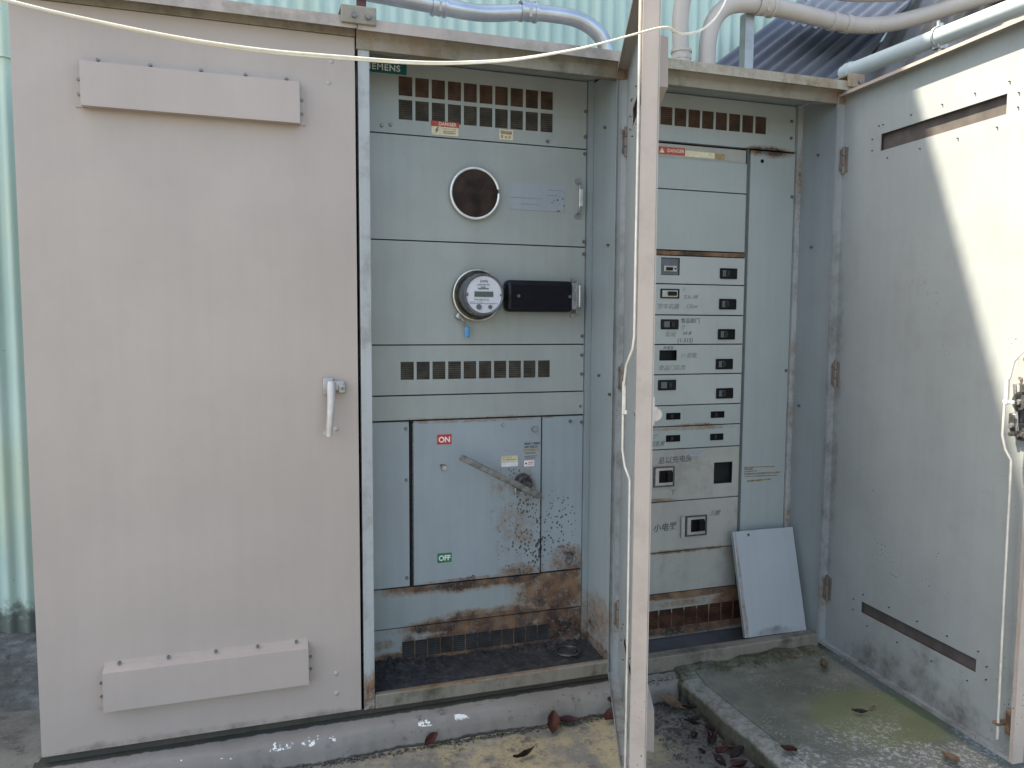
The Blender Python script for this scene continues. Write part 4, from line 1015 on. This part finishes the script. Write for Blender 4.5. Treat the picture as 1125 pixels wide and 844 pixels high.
drift = [(1.085, -.335, 3, .06), (1.06, -.37, 2, .055), (1.10, -.40, 0, .05), (1.05, -.43, 0, .06), (1.095, -.455, 2, .07), (1.02, -.47, 2, .06), (1.075, -.50, 3, .065), (1.04, -.53, 0, .06), (1.10, -.55, 2, .05), (1.0, -.56, 2, .06),
         (1.10, -.29, 2, .05), (1.09, -.22, 2, .045), (1.06, -.25, 2, .05), (1.10, -.17, 2, .05), (1.03, -.31, 2, .045), (1.105, -.13, 2, .04), (.99, -.42, 2, .04)]
for i, (x, y, mi, L_) in enumerate(drift):
    leaf(x, y, GZ+random.uniform(.008, .028), L_, L_*.55, mi, random.uniform(0, 6), .45, (random.uniform(-.4, .4), random.uniform(-.4, .4)), 'dead leaf in the drift along the side of the raised slab', 'leaf drift beside the slab')
leaf(1.085, -.62, GZ+.03, .075, .045, 1, .4, .4, (.2, .2), 'orange-tan leaf at the bottom edge of the leaf drift')
leaf(1.175, -.595, -.016, .055, .045, 0, 1.9, .4, (.3, .2), 'reddish leaf lying on the pale slab edge')
leaf(1.60, -.775, -.016, .075, .05, 1, 1.2, .25, (.1, .1), 'pinkish leaf on the slab in front of the right door')
leaf(1.665, -.155, -.014, .075, .035, 1, .9, .7, (.5, 0), 'crumpled pale leaf on the slab near the right door hinge')
leaf(1.61, -.06, -.018, .06, .018, 1, -.2, .5, (.2, 0), 'thin pale leaf on moss below the sill, left of the crumpled leaf')
leaf(1.55, -.47, -.018, .05, .020, 2, -.5, .5, (.2, 0), 'small dark leaf on the green algae patch')
leaf(1.62, -.455, -.020, .032, .012, 1, .1, .3, (0, 0), 'tiny pale leaf beside the dark one on the algae patch')
leaf(1.395, -.05, -.020, .045, .012, 1, .1, .3, (0, 0), 'small pale leaf on moss by the breaker section sill')

# grit and twigs (uncountable)
gm = MB(); rr = random.Random(3)
def pebble(x, y, z, r):
    g = bmesh.ops.create_icosphere(gm.bm, subdivisions=1, radius=r)
    sx, sy, sz = rr.uniform(.7, 1.4), rr.uniform(.7, 1.4), rr.uniform(.4, .8); ca = rr.uniform(0, 3)
    for v in g['verts']:
        c = v.co; xx = c.x*sx*rr.uniform(.8, 1.2); yy = c.y*sy
        v.co = Vector((x+xx*math.cos(ca)-yy*math.sin(ca), y+xx*math.sin(ca)+yy*math.cos(ca), z+c.z*sz))
for i in range(520): pebble(rr.uniform(.92, 1.12), rr.uniform(-.62, -.005)*rr.uniform(.3, 1), GZ+rr.uniform(0, .006), rr.choice((.002, .003, .004, .0065)))
for i in range(420): x = rr.uniform(-.2, .92); pebble(x, -.078-abs(rr.gauss(0, .012)), GZ+rr.uniform(0, .008), rr.uniform(.0015, .005))
for i in range(260): x = rr.uniform(.94, 1.76); pebble(x, -.018-abs(rr.gauss(0, .02)), -.029, rr.uniform(.0015, .0045))
for i in range(200): pebble(rr.uniform(-.9, 1.0), rr.uniform(-.6, -.1), GZ, rr.uniform(.001, .003))
gmo = gm.build('grit', flat('dirt_grit', (.075, .068, .058), .9, 0, .5, 60)); tag(gmo, 'loose grit and crumbs along the kerb and slab', None, None, 'stuff')
tm = MB()
for i in range(60):
    x, y = rr.uniform(.98, 1.11), rr.uniform(-.6, -.03); a = rr.uniform(0, 6.3); l = rr.uniform(.02, .07); z = GZ+rr.uniform(.005, .03)
    tm.tube([(x, y, z), (x+l*.5*math.cos(a), y+l*.5*math.sin(a), z+rr.uniform(-.004, .012)), (x+l*math.cos(a+.4), y+l*math.sin(a+.4), z+rr.uniform(-.01, .01))], .001, 5, 1)
for i in range(16):
    x, y = rr.uniform(1.3, 1.74), rr.uniform(-.07, -.02); a = rr.uniform(-.6, .6); l = rr.uniform(.02, .06)
    tm.tube([(x, y, -.024), (x+l*.5, y+l*.2*a, -.016), (x+l, y+l*a*.6, -.022)], .001, 5, 1)
tmo = tm.build('twigs', flat('dry_twig', (.15, .12, .09), .8, 0, .4, 30)); tag(tmo, 'thin dry twigs scattered beside the slab', None, None, 'stuff')
mo = MB()
for i in range(1400):
    if rr.random() < .5: x = rr.uniform(.93, 1.76); y = -.016-abs(rr.gauss(0, .028)); z = -.030
    elif rr.random() < .5: x = 1.118-abs(rr.gauss(0, .03)); y = -.015-abs(rr.gauss(0, .06)); z = GZ
    else: x = rr.uniform(.2, .95); y = -.078-abs(rr.gauss(0, .008)); z = GZ
    h = rr.uniform(.003, .009); a = rr.uniform(0, 6.3); d = rr.uniform(.0015, .004)
    p = Vector((x, y, z)); m1 = Vector((math.cos(a)*d, math.sin(a)*d, 0)); tp_ = p + Vector((rr.uniform(-.004, .004), rr.uniform(-.004, .004), h))
    A, B_, C_ = mo.bm.verts.new(p-m1), mo.bm.verts.new(p+m1), mo.bm.verts.new(tp_); mo.bm.faces.new((A, B_, C_))
moo = mo.build('moss', flat('moss_green', (.045, .065, .015), .9, 0, .5, 40)); tag(moo, 'low green moss in the joints below the cabinet', None, None, 'stuff')
